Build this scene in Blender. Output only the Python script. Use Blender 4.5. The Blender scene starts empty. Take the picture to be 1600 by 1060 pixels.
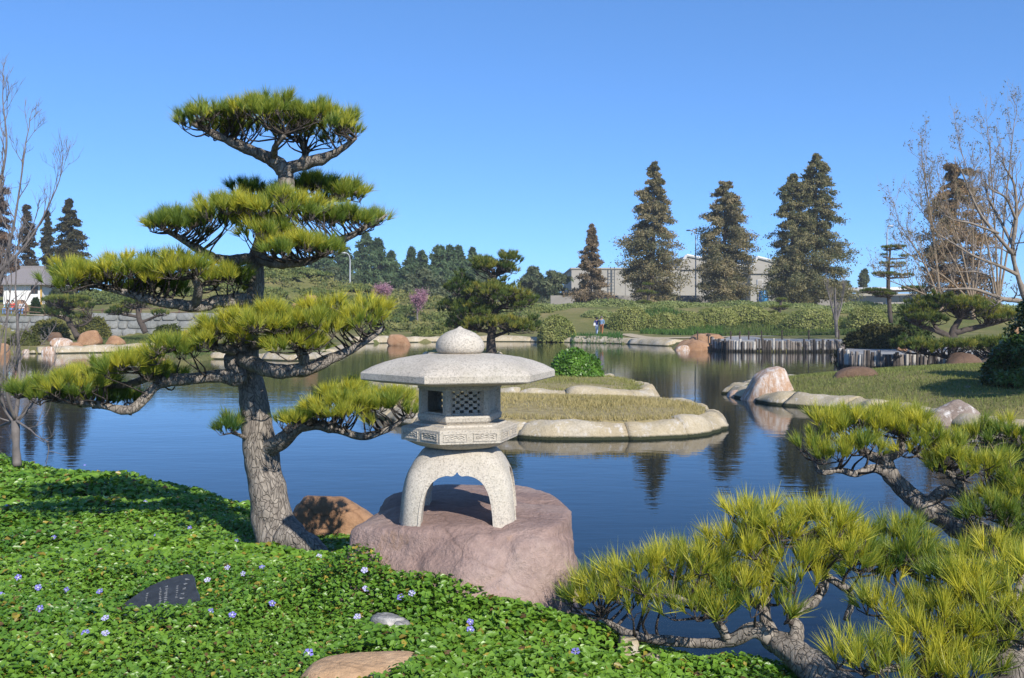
import bpy, bmesh, math, random
import numpy as np
from mathutils import Vector, Matrix

SC = bpy.context.scene
COL = SC.collection
R = math.radians

# ------------------------------------------------------------------ camera, sky, sun, exposure
F = 1537.0; HOR = 492.0; CAMZ = 2.5
PITCH = math.atan((530.0 - HOR) / F)
cam_d = bpy.data.cameras.new('camera')
cam = bpy.data.objects.new('camera', cam_d); COL.objects.link(cam)
cam.location = (0, 0, CAMZ); cam.rotation_euler = (math.pi / 2 - PITCH, 0, 0)
cam_d.sensor_width = 36.0; cam_d.lens = 36.0 * F / 1600.0
cam_d.clip_start = 0.05; cam_d.clip_end = 6000
SC.camera = cam

SUN_EL = R(35); SUN_AZ = R(29)          # azimuth: to the right of straight behind the camera
sdir = Vector((math.sin(SUN_AZ) * math.cos(SUN_EL), -math.cos(SUN_AZ) * math.cos(SUN_EL), math.sin(SUN_EL)))
W = bpy.data.worlds.new('World'); SC.world = W; W.use_nodes = True
wn = W.node_tree.nodes; wl = W.node_tree.links
for n in list(wn): wn.remove(n)
wo = wn.new('ShaderNodeOutputWorld'); bg = wn.new('ShaderNodeBackground'); sky = wn.new('ShaderNodeTexSky')
sky.sky_type = 'NISHITA'; sky.sun_disc = False; sky.sun_elevation = SUN_EL
sky.sun_rotation = math.atan2(sdir.x, sdir.y)
sky.air_density = 0.5; sky.dust_density = 0.0; sky.ozone_density = 3.0; sky.altitude = 0
bg.inputs['Strength'].default_value = 0.15
wb = wn.new('ShaderNodeMix'); wb.data_type = 'RGBA'; wb.blend_type = 'MULTIPLY'; wb.inputs[0].default_value = 1.0; wb.inputs[7].default_value = (.84, 1.08, 1.26, 1)
gm = wn.new('ShaderNodeGamma'); gm.inputs['Gamma'].default_value = .65      # clear desert-dry sky: deeper blue, flatter towards the horizon
wl.new(sky.outputs['Color'], wb.inputs[6]); wl.new(wb.outputs[2], gm.inputs['Color']); wb2 = wn.new('ShaderNodeMix'); wb2.data_type = 'RGBA'; wb2.blend_type = 'MULTIPLY'; wb2.inputs[0].default_value = 1.0; wb2.inputs[7].default_value = (.73, 1.07, 1.46, 1)
wl.new(gm.outputs['Color'], wb2.inputs[6]); wl.new(wb2.outputs[2], bg.inputs['Color']); wl.new(bg.outputs['Background'], wo.inputs['Surface'])

sun_d = bpy.data.lights.new('sun', 'SUN'); sun_d.energy = 4.2; sun_d.angle = R(0.53); sun_d.color = (1.0, 0.94, 0.85)
sun = bpy.data.objects.new('sun', sun_d); COL.objects.link(sun)
sun.rotation_euler = sdir.to_track_quat('Z', 'Y').to_euler(); sun.location = (20, -30, 40)
SC.view_settings.view_transform = 'Standard'; SC.view_settings.look = 'None'
SC.view_settings.exposure = 0.55; SC.view_settings.gamma = 1.0; SC.view_settings.use_curve_mapping = False
SC.cycles.max_bounces = 6; SC.cycles.transparent_max_bounces = 8

# ------------------------------------------------------------------ helpers
ca, sa = math.cos(PITCH), math.sin(PITCH)
def ray(px, py):
    u = (px - 800.0) / F; v = (530.0 - py) / F
    return np.array([u, ca + v * sa, -sa + v * ca])
def P(px, py, D):                         # the point seen at that place, D metres ahead
    d = ray(px, py); return np.array([0, 0, CAMZ]) + d * (D / d[1])
def G(px, py, z=0.0):                     # where that line of sight meets a level plane
    d = ray(px, py); return np.array([0, 0, CAMZ]) + d * ((z - CAMZ) / d[2])

ORG = {}
def tag(o, label=None, cat=None, group=None, kind=None):
    if label: o['label'] = label
    if cat: o['category'] = cat
    if group: o['group'] = group
    if kind: o['kind'] = kind
    return o
def thing(name, base, label, cat, group=None):
    o = bpy.data.objects.new(name, None); COL.objects.link(o)
    o.empty_display_size = 0.2
    o.location = tuple(float(c) for c in base); ORG[o] = np.array(base, float)
    return tag(o, label, cat, group)

def make_mesh(name, V, Fs, mats, cols=None, smooth=False, fmat=None):
    V = np.ascontiguousarray(V, np.float32)
    me = bpy.data.meshes.new(name)
    if isinstance(Fs, np.ndarray):
        k = Fs.shape[1]; nf = len(Fs)
        me.vertices.add(len(V)); me.vertices.foreach_set('co', V.ravel())
        me.loops.add(nf * k); me.loops.foreach_set('vertex_index', np.ascontiguousarray(Fs, np.int32).ravel())
        me.polygons.add(nf); me.polygons.foreach_set('loop_start', np.arange(0, nf * k, k, dtype=np.int32))
        me.polygons.foreach_set('loop_total', np.full(nf, k, np.int32))
    else:
        me.from_pydata([tuple(map(float, v)) for v in V], [], Fs)
    for m in (mats if isinstance(mats, (list, tuple)) else [mats]): me.materials.append(m)
    if fmat is not None: me.polygons.foreach_set('material_index', np.asarray(fmat, np.int32))
    me.update(calc_edges=True)
    if smooth: me.polygons.foreach_set('use_smooth', np.ones(len(me.polygons), bool))
    if cols is not None:
        a = me.color_attributes.new('Col', 'FLOAT_COLOR', 'POINT')
        c = np.ones((len(V), 4), np.float32); c[:, :3] = cols
        a.data.foreach_set('color', c.ravel())
    return me
def mk(name, V, Fs, mats, parent=None, base=None, cols=None, smooth=False, fmat=None):
    V = np.array(V, float)
    org = ORG[parent] if parent is not None else np.array(base if base is not None else V.min(0) * 0 , float)
    me = make_mesh(name, V - org, Fs, mats, cols, smooth, fmat)
    o = bpy.data.objects.new(name, me); COL.objects.link(o)
    ORG[o] = org
    if parent is not None: o.parent = parent
    else: o.location = tuple(float(c) for c in org)
    return o

class MB:                                  # collects pieces of ONE mesh
    def __init__(s): s.V = []; s.F = []; s.C = []; s.n = 0
    def add(s, V, Fs, col=None):
        V = np.asarray(V, float)
        s.V.append(V); s.F += [tuple(int(i) + s.n for i in f) for f in Fs]; s.n += len(V)
        if col is not None: s.C.append(np.broadcast_to(np.asarray(col, float), (len(V), 3)))
    def box(s, c, h, rot=0.0, taper=1.0, col=None):
        c = np.asarray(c, float); hx, hy, hz = h
        V = np.array([[x, y, z] for z in (-1, 1) for y in (-1, 1) for x in (-1, 1)], float)
        V[4:, :2] *= taper
        V *= np.array([hx, hy, hz]); cr, sr = math.cos(rot), math.sin(rot)
        V = np.stack([V[:, 0] * cr - V[:, 1] * sr, V[:, 0] * sr + V[:, 1] * cr, V[:, 2]], 1) + c
        s.add(V, [(0, 2, 3, 1), (4, 5, 7, 6), (0, 1, 5, 4), (2, 6, 7, 3), (0, 4, 6, 2), (1, 3, 7, 5)], col)
    def tube(s, pts, rad, n=8, col=None, caps=True):
        V, Fq = tube(pts, rad, n, caps); s.add(V, Fq, col)
    def loft(s, rings, close=True):
        m = len(rings[0]); V = np.concatenate(rings); Fs = []
        for i in range(len(rings) - 1):
            for j in range(m):
                k = (j + 1) % m
                Fs.append((i * m + j, i * m + k, (i + 1) * m + k, (i + 1) * m + j))
        if close: Fs += [tuple(range(m - 1, -1, -1)), tuple(range((len(rings) - 1) * m, len(rings) * m))]
        s.add(V, Fs)
    def build(s, name, mat, parent=None, base=None, smooth=False):
        return mk(name, np.concatenate(s.V), s.F, mat, parent, base, np.concatenate(s.C) if s.C else None, smooth)

def tube(pts, rad, n=8, caps=True):
    pts = np.asarray(pts, float); m = len(pts); rad = np.broadcast_to(np.asarray(rad, float), (m,))
    T = np.gradient(pts, axis=0); T /= np.linalg.norm(T, axis=1)[:, None] + 1e-9
    ref = np.array([0, 0, 1.0]) if abs(T[0][2]) < 0.8 else np.array([1.0, 0, 0])
    V = np.zeros((m, n, 3)); a = np.arange(n) * 2 * math.pi / n
    N = np.cross(T[0], ref); N /= np.linalg.norm(N)
    for i in range(m):
        N = N - T[i] * N.dot(T[i]); N /= np.linalg.norm(N) + 1e-9
        B = np.cross(T[i], N)
        V[i] = pts[i] + rad[i] * (np.cos(a)[:, None] * N + np.sin(a)[:, None] * B)
    Fq = []
    for i in range(m - 1):
        for j in range(n):
            k = (j + 1) % n; Fq.append((i * n + j, i * n + k, (i + 1) * n + k, (i + 1) * n + j))
    if caps: Fq += [tuple(range(n - 1, -1, -1)), tuple(range((m - 1) * n, m * n))]
    return V.reshape(-1, 3), Fq
def tubes_batch(Pts, Rad, n):              # many short open tubes with the same number of points: Pts (m,k,3), Rad (m,k)
    Pts = np.asarray(Pts, float); Rad = np.asarray(Rad, float); m, k, _ = Pts.shape
    T = np.gradient(Pts, axis=1); T /= np.linalg.norm(T, axis=2)[..., None] + 1e-9
    ref = np.where((np.abs(T[:, :1, 2:]) < .8), np.array([0, 0, 1.0]), np.array([1.0, 0, 0])); N = np.cross(T, np.broadcast_to(ref, T.shape)); N /= np.linalg.norm(N, axis=2)[..., None] + 1e-9
    B = np.cross(T, N); a = np.arange(n) * 2 * math.pi / n
    V = Pts[:, :, None] + Rad[:, :, None, None] * (np.cos(a)[:, None] * N[:, :, None] + np.sin(a)[:, None] * B[:, :, None])
    i = np.arange(k - 1)[:, None]; j = np.arange(n)[None]; jj = (j + 1) % n
    f = np.stack([i * n + j, i * n + jj, (i + 1) * n + jj, (i + 1) * n + j], -1).reshape(-1, 4)
    return V.reshape(-1, 3), (np.arange(m)[:, None, None] * (k * n) + f[None]).reshape(-1, 4)
def smooth_path(pts, k=6):                 # Catmull-Rom through points (any dimension)
    p = np.asarray(pts, float); q = np.vstack([2 * p[0] - p[1], p, 2 * p[-1] - p[-2]]); out = []
    for i in range(1, len(q) - 2):
        for t in np.arange(k) / k:
            out.append(.5 * (2 * q[i] + (q[i + 1] - q[i - 1]) * t + (2 * q[i - 1] - 5 * q[i] + 4 * q[i + 1] - q[i + 2]) * t * t
                             + (3 * q[i] - q[i - 1] - 3 * q[i + 1] + q[i + 2]) * t ** 3))
    out.append(p[-1]); return np.array(out)

def _h(ix, iy, iz, seed):
    n = (ix * 374761393 + iy * 668265263 + iz * 2147483647 + seed * 974634821) & 0xffffffff
    n = ((n ^ (n >> 13)) * 1274126177) & 0xffffffff
    return ((n ^ (n >> 16)) & 0xffff) / 65535.0
def vnoise(p, seed=0):
    p = np.asarray(p, float); i = np.floor(p).astype(np.int64); f = p - i; f = f * f * (3 - 2 * f); r = 0
    for a in (0, 1):
        for b in (0, 1):
            for c in (0, 1):
                w = (f[:, 0] if a else 1 - f[:, 0]) * (f[:, 1] if b else 1 - f[:, 1]) * (f[:, 2] if c else 1 - f[:, 2])
                r = r + w * _h(i[:, 0] + a, i[:, 1] + b, i[:, 2] + c, seed)
    return r * 2 - 1
def fbm(p, oct=4, seed=0):
    r = 0; a = 1.0; p = np.asarray(p, float)
    for o in range(oct): r = r + a * vnoise(p * 2 ** o, seed + o * 17); a *= .5
    return r
def sm(t): t = np.clip(t, 0, 1); return t * t * (3 - 2 * t)

# ------------------------------------------------------------------ materials
def nodes(name):
    m = bpy.data.materials.new(name); m.use_nodes = True; nt = m.node_tree
    return m, nt.nodes, nt.links, nt.nodes['Principled BSDF']
def ramp(ns, stops):
    r = ns.new('ShaderNodeValToRGB'); e = r.color_ramp.elements
    while len(e) < len(stops): e.new(0.5)
    for el, (p, c) in zip(e, stops): el.position = p; el.color = (*c, 1)
    return r
def coords(ns, ls, scale=(1, 1, 1), obj=True):
    t = ns.new('ShaderNodeTexCoord'); mp = ns.new('ShaderNodeMapping'); mp.inputs['Scale'].default_value = scale
    ls.new(t.outputs['Object'], mp.inputs['Vector']); return mp.outputs['Vector']
def noise(ns, ls, vec, scale, detail=5, rough=.6):
    n = ns.new('ShaderNodeTexNoise'); n.inputs['Scale'].default_value = scale; n.inputs['Detail'].default_value = detail
    n.inputs['Roughness'].default_value = rough; ls.new(vec, n.inputs['Vector']); return n.outputs['Fac']
def mixc(ns, ls, fac, a, b, mode='MIX'):
    m = ns.new('ShaderNodeMix'); m.data_type = 'RGBA'; m.blend_type = mode
    if isinstance(fac, (int, float)): m.inputs[0].default_value = fac
    else: ls.new(fac, m.inputs[0])
    for i, x in ((6, a), (7, b)):
        if isinstance(x, tuple): m.inputs[i].default_value = (*x, 1)
        else: ls.new(x, m.inputs[i])
    return m.outputs[2]
def bump(ns, ls, h, bs, strength=.5, dist=.02):
    b = ns.new('ShaderNodeBump'); b.inputs['Strength'].default_value = strength; b.inputs['Distance'].default_value = dist
    ls.new(h, b.inputs['Height']); ls.new(b.outputs['Normal'], bs.inputs['Normal']); return b
def plain(name, col, rough=.7, var=.15, scale=6.0, metal=0.0, bmp=0.0):
    m, ns, ls, bs = nodes(name); v = coords(ns, ls); n = noise(ns, ls, v, scale)
    d = tuple(c * (1 - var) for c in col); l = tuple(min(1, c * (1 + var)) for c in col)
    r = ramp(ns, [(.3, d), (.7, l)]); ls.new(n, r.inputs[0]); ls.new(r.outputs[0], bs.inputs['Base Color'])
    bs.inputs['Roughness'].default_value = rough; bs.inputs['Metallic'].default_value = metal
    if bmp: bump(ns, ls, n, bs, bmp, .02)
    return m
def leafmat(name, rough=.5, trans=.25, tint=(1.15, 1.2, .55), spec=.4):
    m, ns, ls, bs = nodes(name); a = ns.new('ShaderNodeVertexColor'); a.layer_name = 'Col'
    ls.new(a.outputs['Color'], bs.inputs['Base Color']); bs.inputs['Roughness'].default_value = rough
    bs.inputs['Specular IOR Level'].default_value = spec
    tr = ns.new('ShaderNodeBsdfTranslucent'); c = mixc(ns, ls, 1.0, a.outputs['Color'], tint, 'MULTIPLY')
    ls.new(c, tr.inputs['Color']); mx = ns.new('ShaderNodeMixShader'); mx.inputs[0].default_value = trans
    ls.new(bs.outputs[0], mx.inputs[1]); ls.new(tr.outputs[0], mx.inputs[2])
    ls.new(mx.outputs[0], ns['Material Output'].inputs['Surface']); return m
def rockmat(name, stops, scale=1.6, streak=None, white=0.0, wet=False, crack=.55, bmp=.6, fine=22.0, dist=.04):
    m, ns, ls, bs = nodes(name); v = coords(ns, ls)
    n = noise(ns, ls, v, scale, 8, .65); r = ramp(ns, stops); ls.new(n, r.inputs[0]); c = r.outputs[0]
    n2 = noise(ns, ls, v, fine, 6, .7); g = ramp(ns, [(.3, (.62, .62, .62)), (.7, (1.1, 1.1, 1.1))]); ls.new(n2, g.inputs[0])
    c = mixc(ns, ls, .7, c, g.outputs[0], 'MULTIPLY')
    cw_ = ns.new('ShaderNodeTexNoise'); cw_.inputs['Scale'].default_value = 2.0; cw_.inputs['Detail'].default_value = 4; ls.new(v, cw_.inputs['Vector'])
    cv = ns.new('ShaderNodeTexVoronoi'); cv.feature = 'DISTANCE_TO_EDGE'; cv.inputs['Scale'].default_value = scale * 1.1; ls.new(mixc(ns, ls, .35, v, cw_.outputs['Color'], 'ADD'), cv.inputs['Vector'])
    cr = ramp(ns, [(0, (.45, .42, .4)), (.012, (.8, .78, .76)), (.03, (1, 1, 1))]); ls.new(cv.outputs['Distance'], cr.inputs[0]); c = mixc(ns, ls, crack, c, cr.outputs[0], 'MULTIPLY')
    if streak:
        n3 = noise(ns, ls, coords(ns, ls, (1, 1, .35)), 3.1, 6, .7); r3 = ramp(ns, [(.62, (0, 0, 0)), (.74, (.8, .8, .8))]); ls.new(n3, r3.inputs[0])
        c = mixc(ns, ls, r3.outputs[0], c, streak)
    if white:
        n4 = noise(ns, ls, coords(ns, ls, (2.4, 2.4, .5)), 2.2, 7, .75); r4 = ramp(ns, [(.62 - white * .3, (0, 0, 0)), (.74 - white * .2, (1, 1, 1))]); ls.new(n4, r4.inputs[0])
        c = mixc(ns, ls, r4.outputs[0], c, (.62, .59, .55))
    if wet:                                  # dark green algae line just above the water
        gp = ns.new('ShaderNodeNewGeometry'); sx = ns.new('ShaderNodeSeparateXYZ'); ls.new(gp.outputs['Position'], sx.inputs[0])
        ad = ns.new('ShaderNodeMath'); ad.operation = 'MULTIPLY_ADD'; ad.inputs[1].default_value = -.06; ls.new(n2, ad.inputs[0]); ls.new(sx.outputs['Z'], ad.inputs[2])
        rz = ramp(ns, [(.02, (1, 1, 1)), (.055, (0, 0, 0))]); ls.new(ad.outputs[0], rz.inputs[0]); c = mixc(ns, ls, rz.outputs[0], c, (.03, .035, .016))
    ls.new(c, bs.inputs['Base Color']); bs.inputs['Roughness'].default_value = .85; bs.inputs['Specular IOR Level'].default_value = .25
    a = ns.new('ShaderNodeMath'); a.operation = 'ADD'; ls.new(n, a.inputs[0]); ls.new(n2, a.inputs[1])
    a2 = ns.new('ShaderNodeMath'); a2.operation = 'MULTIPLY_ADD'; a2.inputs[1].default_value = .6 * crack; ls.new(cr.outputs[0], a2.inputs[0]); ls.new(a.outputs[0], a2.inputs[2])
    bump(ns, ls, a2.outputs[0], bs, bmp, dist); return m
def granite():
    m, ns, ls, bs = nodes('granite'); v = coords(ns, ls)
    n = noise(ns, ls, v, 3.0, 4); r = ramp(ns, [(.3, (.42, .375, .31)), (.72, (.53, .49, .42))]); ls.new(n, r.inputs[0])
    vo = ns.new('ShaderNodeTexVoronoi'); vo.inputs['Scale'].default_value = 140; ls.new(v, vo.inputs['Vector'])
    sp = ramp(ns, [(0.0, (.5, .5, .5)), (.2, (.72, .71, .7)), (.45, (1, 1, 1)), (.9, (1.15, 1.14, 1.12))]); ls.new(vo.outputs['Color'], sp.inputs[0])
    c = mixc(ns, ls, .85, r.outputs[0], sp.outputs[0], 'MULTIPLY')
    st = noise(ns, ls, coords(ns, ls, (1, 1, .4)), 5.0, 6, .7); rs = ramp(ns, [(.52, (0, 0, 0)), (.75, (.6, .6, .6))]); ls.new(st, rs.inputs[0])
    c = mixc(ns, ls, rs.outputs[0], c, (.36, .33, .25))
    ls.new(c, bs.inputs['Base Color']); bs.inputs['Roughness'].default_value = .8; bs.inputs['Specular IOR Level'].default_value = .3
    bump(ns, ls, vo.outputs['Distance'], bs, .35, .004); return m
def barkmat(name, a, b, sc=9.0, light=(.3, .27, .23)):
    m, ns, ls, bs = nodes(name); v = coords(ns, ls, (1, 1, .45))
    w = ns.new('ShaderNodeTexNoise'); w.inputs['Scale'].default_value = 5; w.inputs['Detail'].default_value = 3; ls.new(v, w.inputs['Vector'])
    vv = mixc(ns, ls, .22, v, w.outputs['Color'], 'ADD')
    vo = ns.new('ShaderNodeTexVoronoi'); vo.feature = 'DISTANCE_TO_EDGE'; vo.inputs['Scale'].default_value = sc * 5.0; ls.new(vv, vo.inputs['Vector'])
    e = ramp(ns, [(0, (.3, .3, .3)), (.09, (1, 1, 1))]); ls.new(vo.outputs['Distance'], e.inputs[0])
    n = noise(ns, ls, v, sc * 3, 7, .7); r = ramp(ns, [(.3, b), (.55, a), (.78, light)]); ls.new(n, r.inputs[0])
    c = mixc(ns, ls, e.outputs[0], tuple(x * .85 for x in b), r.outputs[0])
    ls.new(c, bs.inputs['Base Color']); bs.inputs['Roughness'].default_value = .9; bs.inputs['Specular IOR Level'].default_value = .2
    k = ns.new('ShaderNodeMath'); k.operation = 'ADD'; ls.new(e.outputs[0], k.inputs[0]); ls.new(n, k.inputs[1])
    bump(ns, ls, k.outputs[0], bs, .9, .012); return m
def groundmat():
    m, ns, ls, bs = nodes('lawn_ground'); v = coords(ns, ls)
    n = noise(ns, ls, v, .22, 6, .6); r = ramp(ns, [(.3, (.10, .125, .036)), (.5, (.17, .165, .06)), (.7, (.28, .23, .11))]); ls.new(n, r.inputs[0])
    n2 = noise(ns, ls, v, 6.0, 6, .7); g = ramp(ns, [(.3, (.7, .7, .7)), (.7, (1.15, 1.15, 1.15))]); ls.new(n2, g.inputs[0])
    ls.new(mixc(ns, ls, .8, r.outputs[0], g.outputs[0], 'MULTIPLY'), bs.inputs['Base Color'])
    bs.inputs['Roughness'].default_value = .95; bs.inputs['Specular IOR Level'].default_value = .1
    bump(ns, ls, n2, bs, .7, .08); return m
def watermat():
    m, ns, ls, bs = nodes('pond_water'); bs.inputs['Base Color'].default_value = (.0035, .009, .011, 1)
    bs.inputs['Roughness'].default_value = .015; bs.inputs['IOR'].default_value = 1.33; bs.inputs['Specular IOR Level'].default_value = .29
    a = noise(ns, ls, coords(ns, ls, (.9, 2.0, 1)), 2.4, 3, .5); b = noise(ns, ls, coords(ns, ls, (.25, .7, 1)), 1.1, 2, .5)
    k = ns.new('ShaderNodeMath'); k.operation = 'MULTIPLY_ADD'; k.inputs[1].default_value = 2.0; ls.new(b, k.inputs[0]); ls.new(a, k.inputs[2])
    bump(ns, ls, k.outputs[0], bs, .028, .10); return m
M = {}
M['ground'] = groundmat(); M['water'] = watermat(); M['granite'] = granite()
M['needle'] = leafmat('pine_needles', .45, .36); M['leaf'] = leafmat('leaves', .38, .22, spec=.5); M['farleaf'] = leafmat('far_leaves', .65, .30, spec=.2)
M['grass'] = leafmat('grass_blades', .7, .2, (1.1, 1.1, .7), .2); M['petal'] = leafmat('petals', .6, .25, (1, 1, 1.1), .2)
M['bark'] = barkmat('pine_bark', (.29, .255, .215), (.13, .11, .095), 7.0, (.46, .41, .35))
M['twig'] = barkmat('twig_bark', (.13, .11, .095), (.06, .05, .045), 20.0, (.24, .21, .19))
M['greytwig'] = plain('grey_twigs', (.15, .132, .122), .8, .3, 9)
M['palebark'] = plain('pale_bark', (.22, .18, .14), .85, .35, 5, bmp=.4)
M['darkbark'] = plain('dark_bark', (.07, .055, .045), .9, .3, 6, bmp=.4)
M['mauve'] = rockmat('mauve_rock', [(.25, (.26, .17, .142)), (.5, (.37, .26, .222)), (.75, (.49, .375, .325))], 1.6, (.34, .20, .10), dist=.03, bmp=.9, crack=.35)
M['orange'] = rockmat('orange_rock', [(.25, (.26, .14, .075)), (.5, (.37, .215, .12)), (.75, (.48, .33, .21))], 1.5)
M['paleorange'] = rockmat('pale_orange_rock', [(.25, (.42, .25, .13)), (.5, (.54, .35, .20)), (.75, (.62, .46, .30))], 1.8, crack=.3)
M['rosewhite'] = rockmat('rose_white_rock', [(.25, (.36, .22, .13)), (.5, (.46, .30, .20)), (.75, (.55, .42, .32))], 1.2, white=.5)
M['mauvewhite'] = rockmat('mauve_white_rock', [(.25, (.20, .15, .12)), (.5, (.30, .24, .20)), (.75, (.40, .34, .29))], 1.2, white=.35)
M['brownrock'] = rockmat('brown_rock', [(.25, (.10, .06, .04)), (.5, (.16, .10, .065)), (.75, (.24, .16, .11))], 1.3)
M['greyrock'] = rockmat('grey_rock', [(.25, (.17, .17, .16)), (.5, (.28, .28, .27)), (.75, (.4, .4, .38))], 2.5, white=.3)
M['edging'] = rockmat('pale_edging_stone', [(.25, (.36, .285, .17)), (.5, (.47, .395, .265)), (.75, (.58, .52, .42))], 1.1, bmp=.7, white=.25, wet=True, crack=.2)
M['tansoil'] = rockmat('tan_soil', [(.25, (.16, .11, .06)), (.5, (.26, .19, .11)), (.75, (.36, .28, .18))], 4.0, crack=.1)
M['soil'] = rockmat('dark_soil', [(.25, (.02, .018, .01)), (.5, (.04, .032, .018)), (.75, (.09, .07, .04))], 3.0)
# ------------------------------------------------------------------ terrain, pond, islands
rng = np.random.default_rng(7)
def g2(px, py): return G(px, py)[:2]
NEAR = [(-25, 24.5), (-14, 18.6), (-8.3, 14.8), (-5.2, 12.6), (-3.3, 11.2), (-1.7, 9.5), (-.5, 7.9), (.35, 7.1), (.55, 6.2), (.95, 5.85),
        (1.7, 5.6), (2.3, 5.3), (2.9, 5.0), (3.5, 5.4), (4.4, 6.1), (5.6, 6.7), (9, 6.5), (15, 7), (19, 12), (17, 19)]
PEN = [(1640, 674), (1560, 672), (1440, 656), (1380, 647), (1300, 638), (1220, 632), (1140, 616), (1165, 607), (1250, 599), (1330, 592), (1440, 588), (1590, 590)]
PLAT = [(1640, 580), (1560, 576), (1425, 575), (1312, 572), (1316, 560), (1310, 549.5), (1200, 549.5), (1115, 547)]
FAR = [(1052, 546), (1050, 541), (960, 537), (848, 534.5), (760, 534), (620, 535.5), (558, 538), (542, 548), (520, 556), (470, 564), (400, 562),
       (330, 561), (285, 572), (240, 556), (230, 550.5), (140, 551.5), (60, 553), (0, 554), (-120, 556), (-300, 565)]
POND = np.array(NEAR + [tuple(g2(*p)) for p in PEN + PLAT + FAR] + [(-48, 40), (-34, 30)], float)
def sdf(pts, poly):                        # positive outside
    pts = np.asarray(pts, float); d = np.full(len(pts), 1e18); ins = np.zeros(len(pts), bool); n = len(poly)
    for i in range(n):
        a = poly[i]; b = poly[(i + 1) % n]; e = b - a; w = pts - a
        t = np.clip((w @ e) / (e @ e + 1e-12), 0, 1); q = w - t[:, None] * e; d = np.minimum(d, (q * q).sum(1))
        c = (a[1] > pts[:, 1]) != (b[1] > pts[:, 1])
        xx = (b[0] - a[0]) * (pts[:, 1] - a[1]) / (b[1] - a[1] + 1e-12) + a[0]
        ins ^= c & (pts[:, 0] < xx)
    return np.where(ins, -1, 1) * np.sqrt(d)
def H(x, y, d=None):
    x = np.atleast_1d(np.asarray(x, float)); y = np.atleast_1d(np.asarray(y, float))
    if d is None: d = sdf(np.stack([x, y], 1), POND)
    near = .12 + .77 * (1 - np.exp(-np.maximum(d, 0) / .55)) + .05 * vnoise(np.stack([x * .9, y * .9, x * 0], 1), 3)
    pen = .2 + .8 * (1 - np.exp(-np.maximum(d, 0) / 4.2))
    far = .3 + .55 * sm(d / 10) + 2.4 * sm((y - 97) / 20)
    far = far + 1.5 * sm((y - 86.5) / 1.5) * sm((-x - 22) / 6) + 3.0 * np.exp(-((x + 28) / 17) ** 2 - ((y - 122) / 13) ** 2)
    far = far + .5 * vnoise(np.stack([x * .08, y * .08, x * 0], 1), 5) * sm((d - 4) / 10)
    r = np.hypot(x, y)
    near = near - .175 * sm((r - 5.4) / 2.4) * sm((-x + .1) / .8) * sm((d - .1) / .6)
    near = near - .13 * sm((x - .2) / .9) * sm((d - .1) / .5)
    t1 = sm((r - 19) / 3); t2 = sm((y - 46) / 8)
    z = near * (1 - t1) + pen * t1; z = z * (1 - t2) + far * t2
    return np.where(d > 0, z, np.maximum(-.9, .12 * (1 - t2) * np.exp(np.minimum(d, 0) * 3) + d * .8))
def hz(x, y): return float(H([x], [y])[0])

ang = np.concatenate([np.radians(np.arange(-44, 44.01, .5)), np.radians(np.arange(48, 316, 6.0))])
rad = np.concatenate([[.6], np.geomspace(1.5, 130, 230), np.geomspace(135, 1200, 34)])
A, RR = np.meshgrid(ang, rad); X = np.sin(A) * RR; Y = np.cos(A) * RR
Z = H(X.ravel(), Y.ravel()); V = np.stack([X.ravel(), Y.ravel(), Z], 1); na = len(ang); nr = len(rad)
i, j = np.meshgrid(np.arange(nr - 1), np.arange(na), indexing='ij'); k = (j + 1) % na
Fq = np.stack([i * na + j, (i + 1) * na + j, (i + 1) * na + k, i * na + k], -1).reshape(-1, 4)
# ground cover bank close to the camera is bare dark soil under the leaves
cen = V[Fq].mean(1); fm = ((np.hypot(cen[:, 0], cen[:, 1]) < 19)).astype(int)
ground = mk('ground', V, Fq, [M['ground'], M['soil']], smooth=True, fmat=fm)
tag(ground, 'grassy ground around the pond', kind='structure')
wv = np.array([[-70, 1, 0], [45, 1, 0], [45, 96, 0], [-70, 96, 0]], float)
tag(mk('pond_water', wv, [(0, 1, 2, 3)], M['water']), 'still dark blue pond water with soft reflections', kind='structure')

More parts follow.
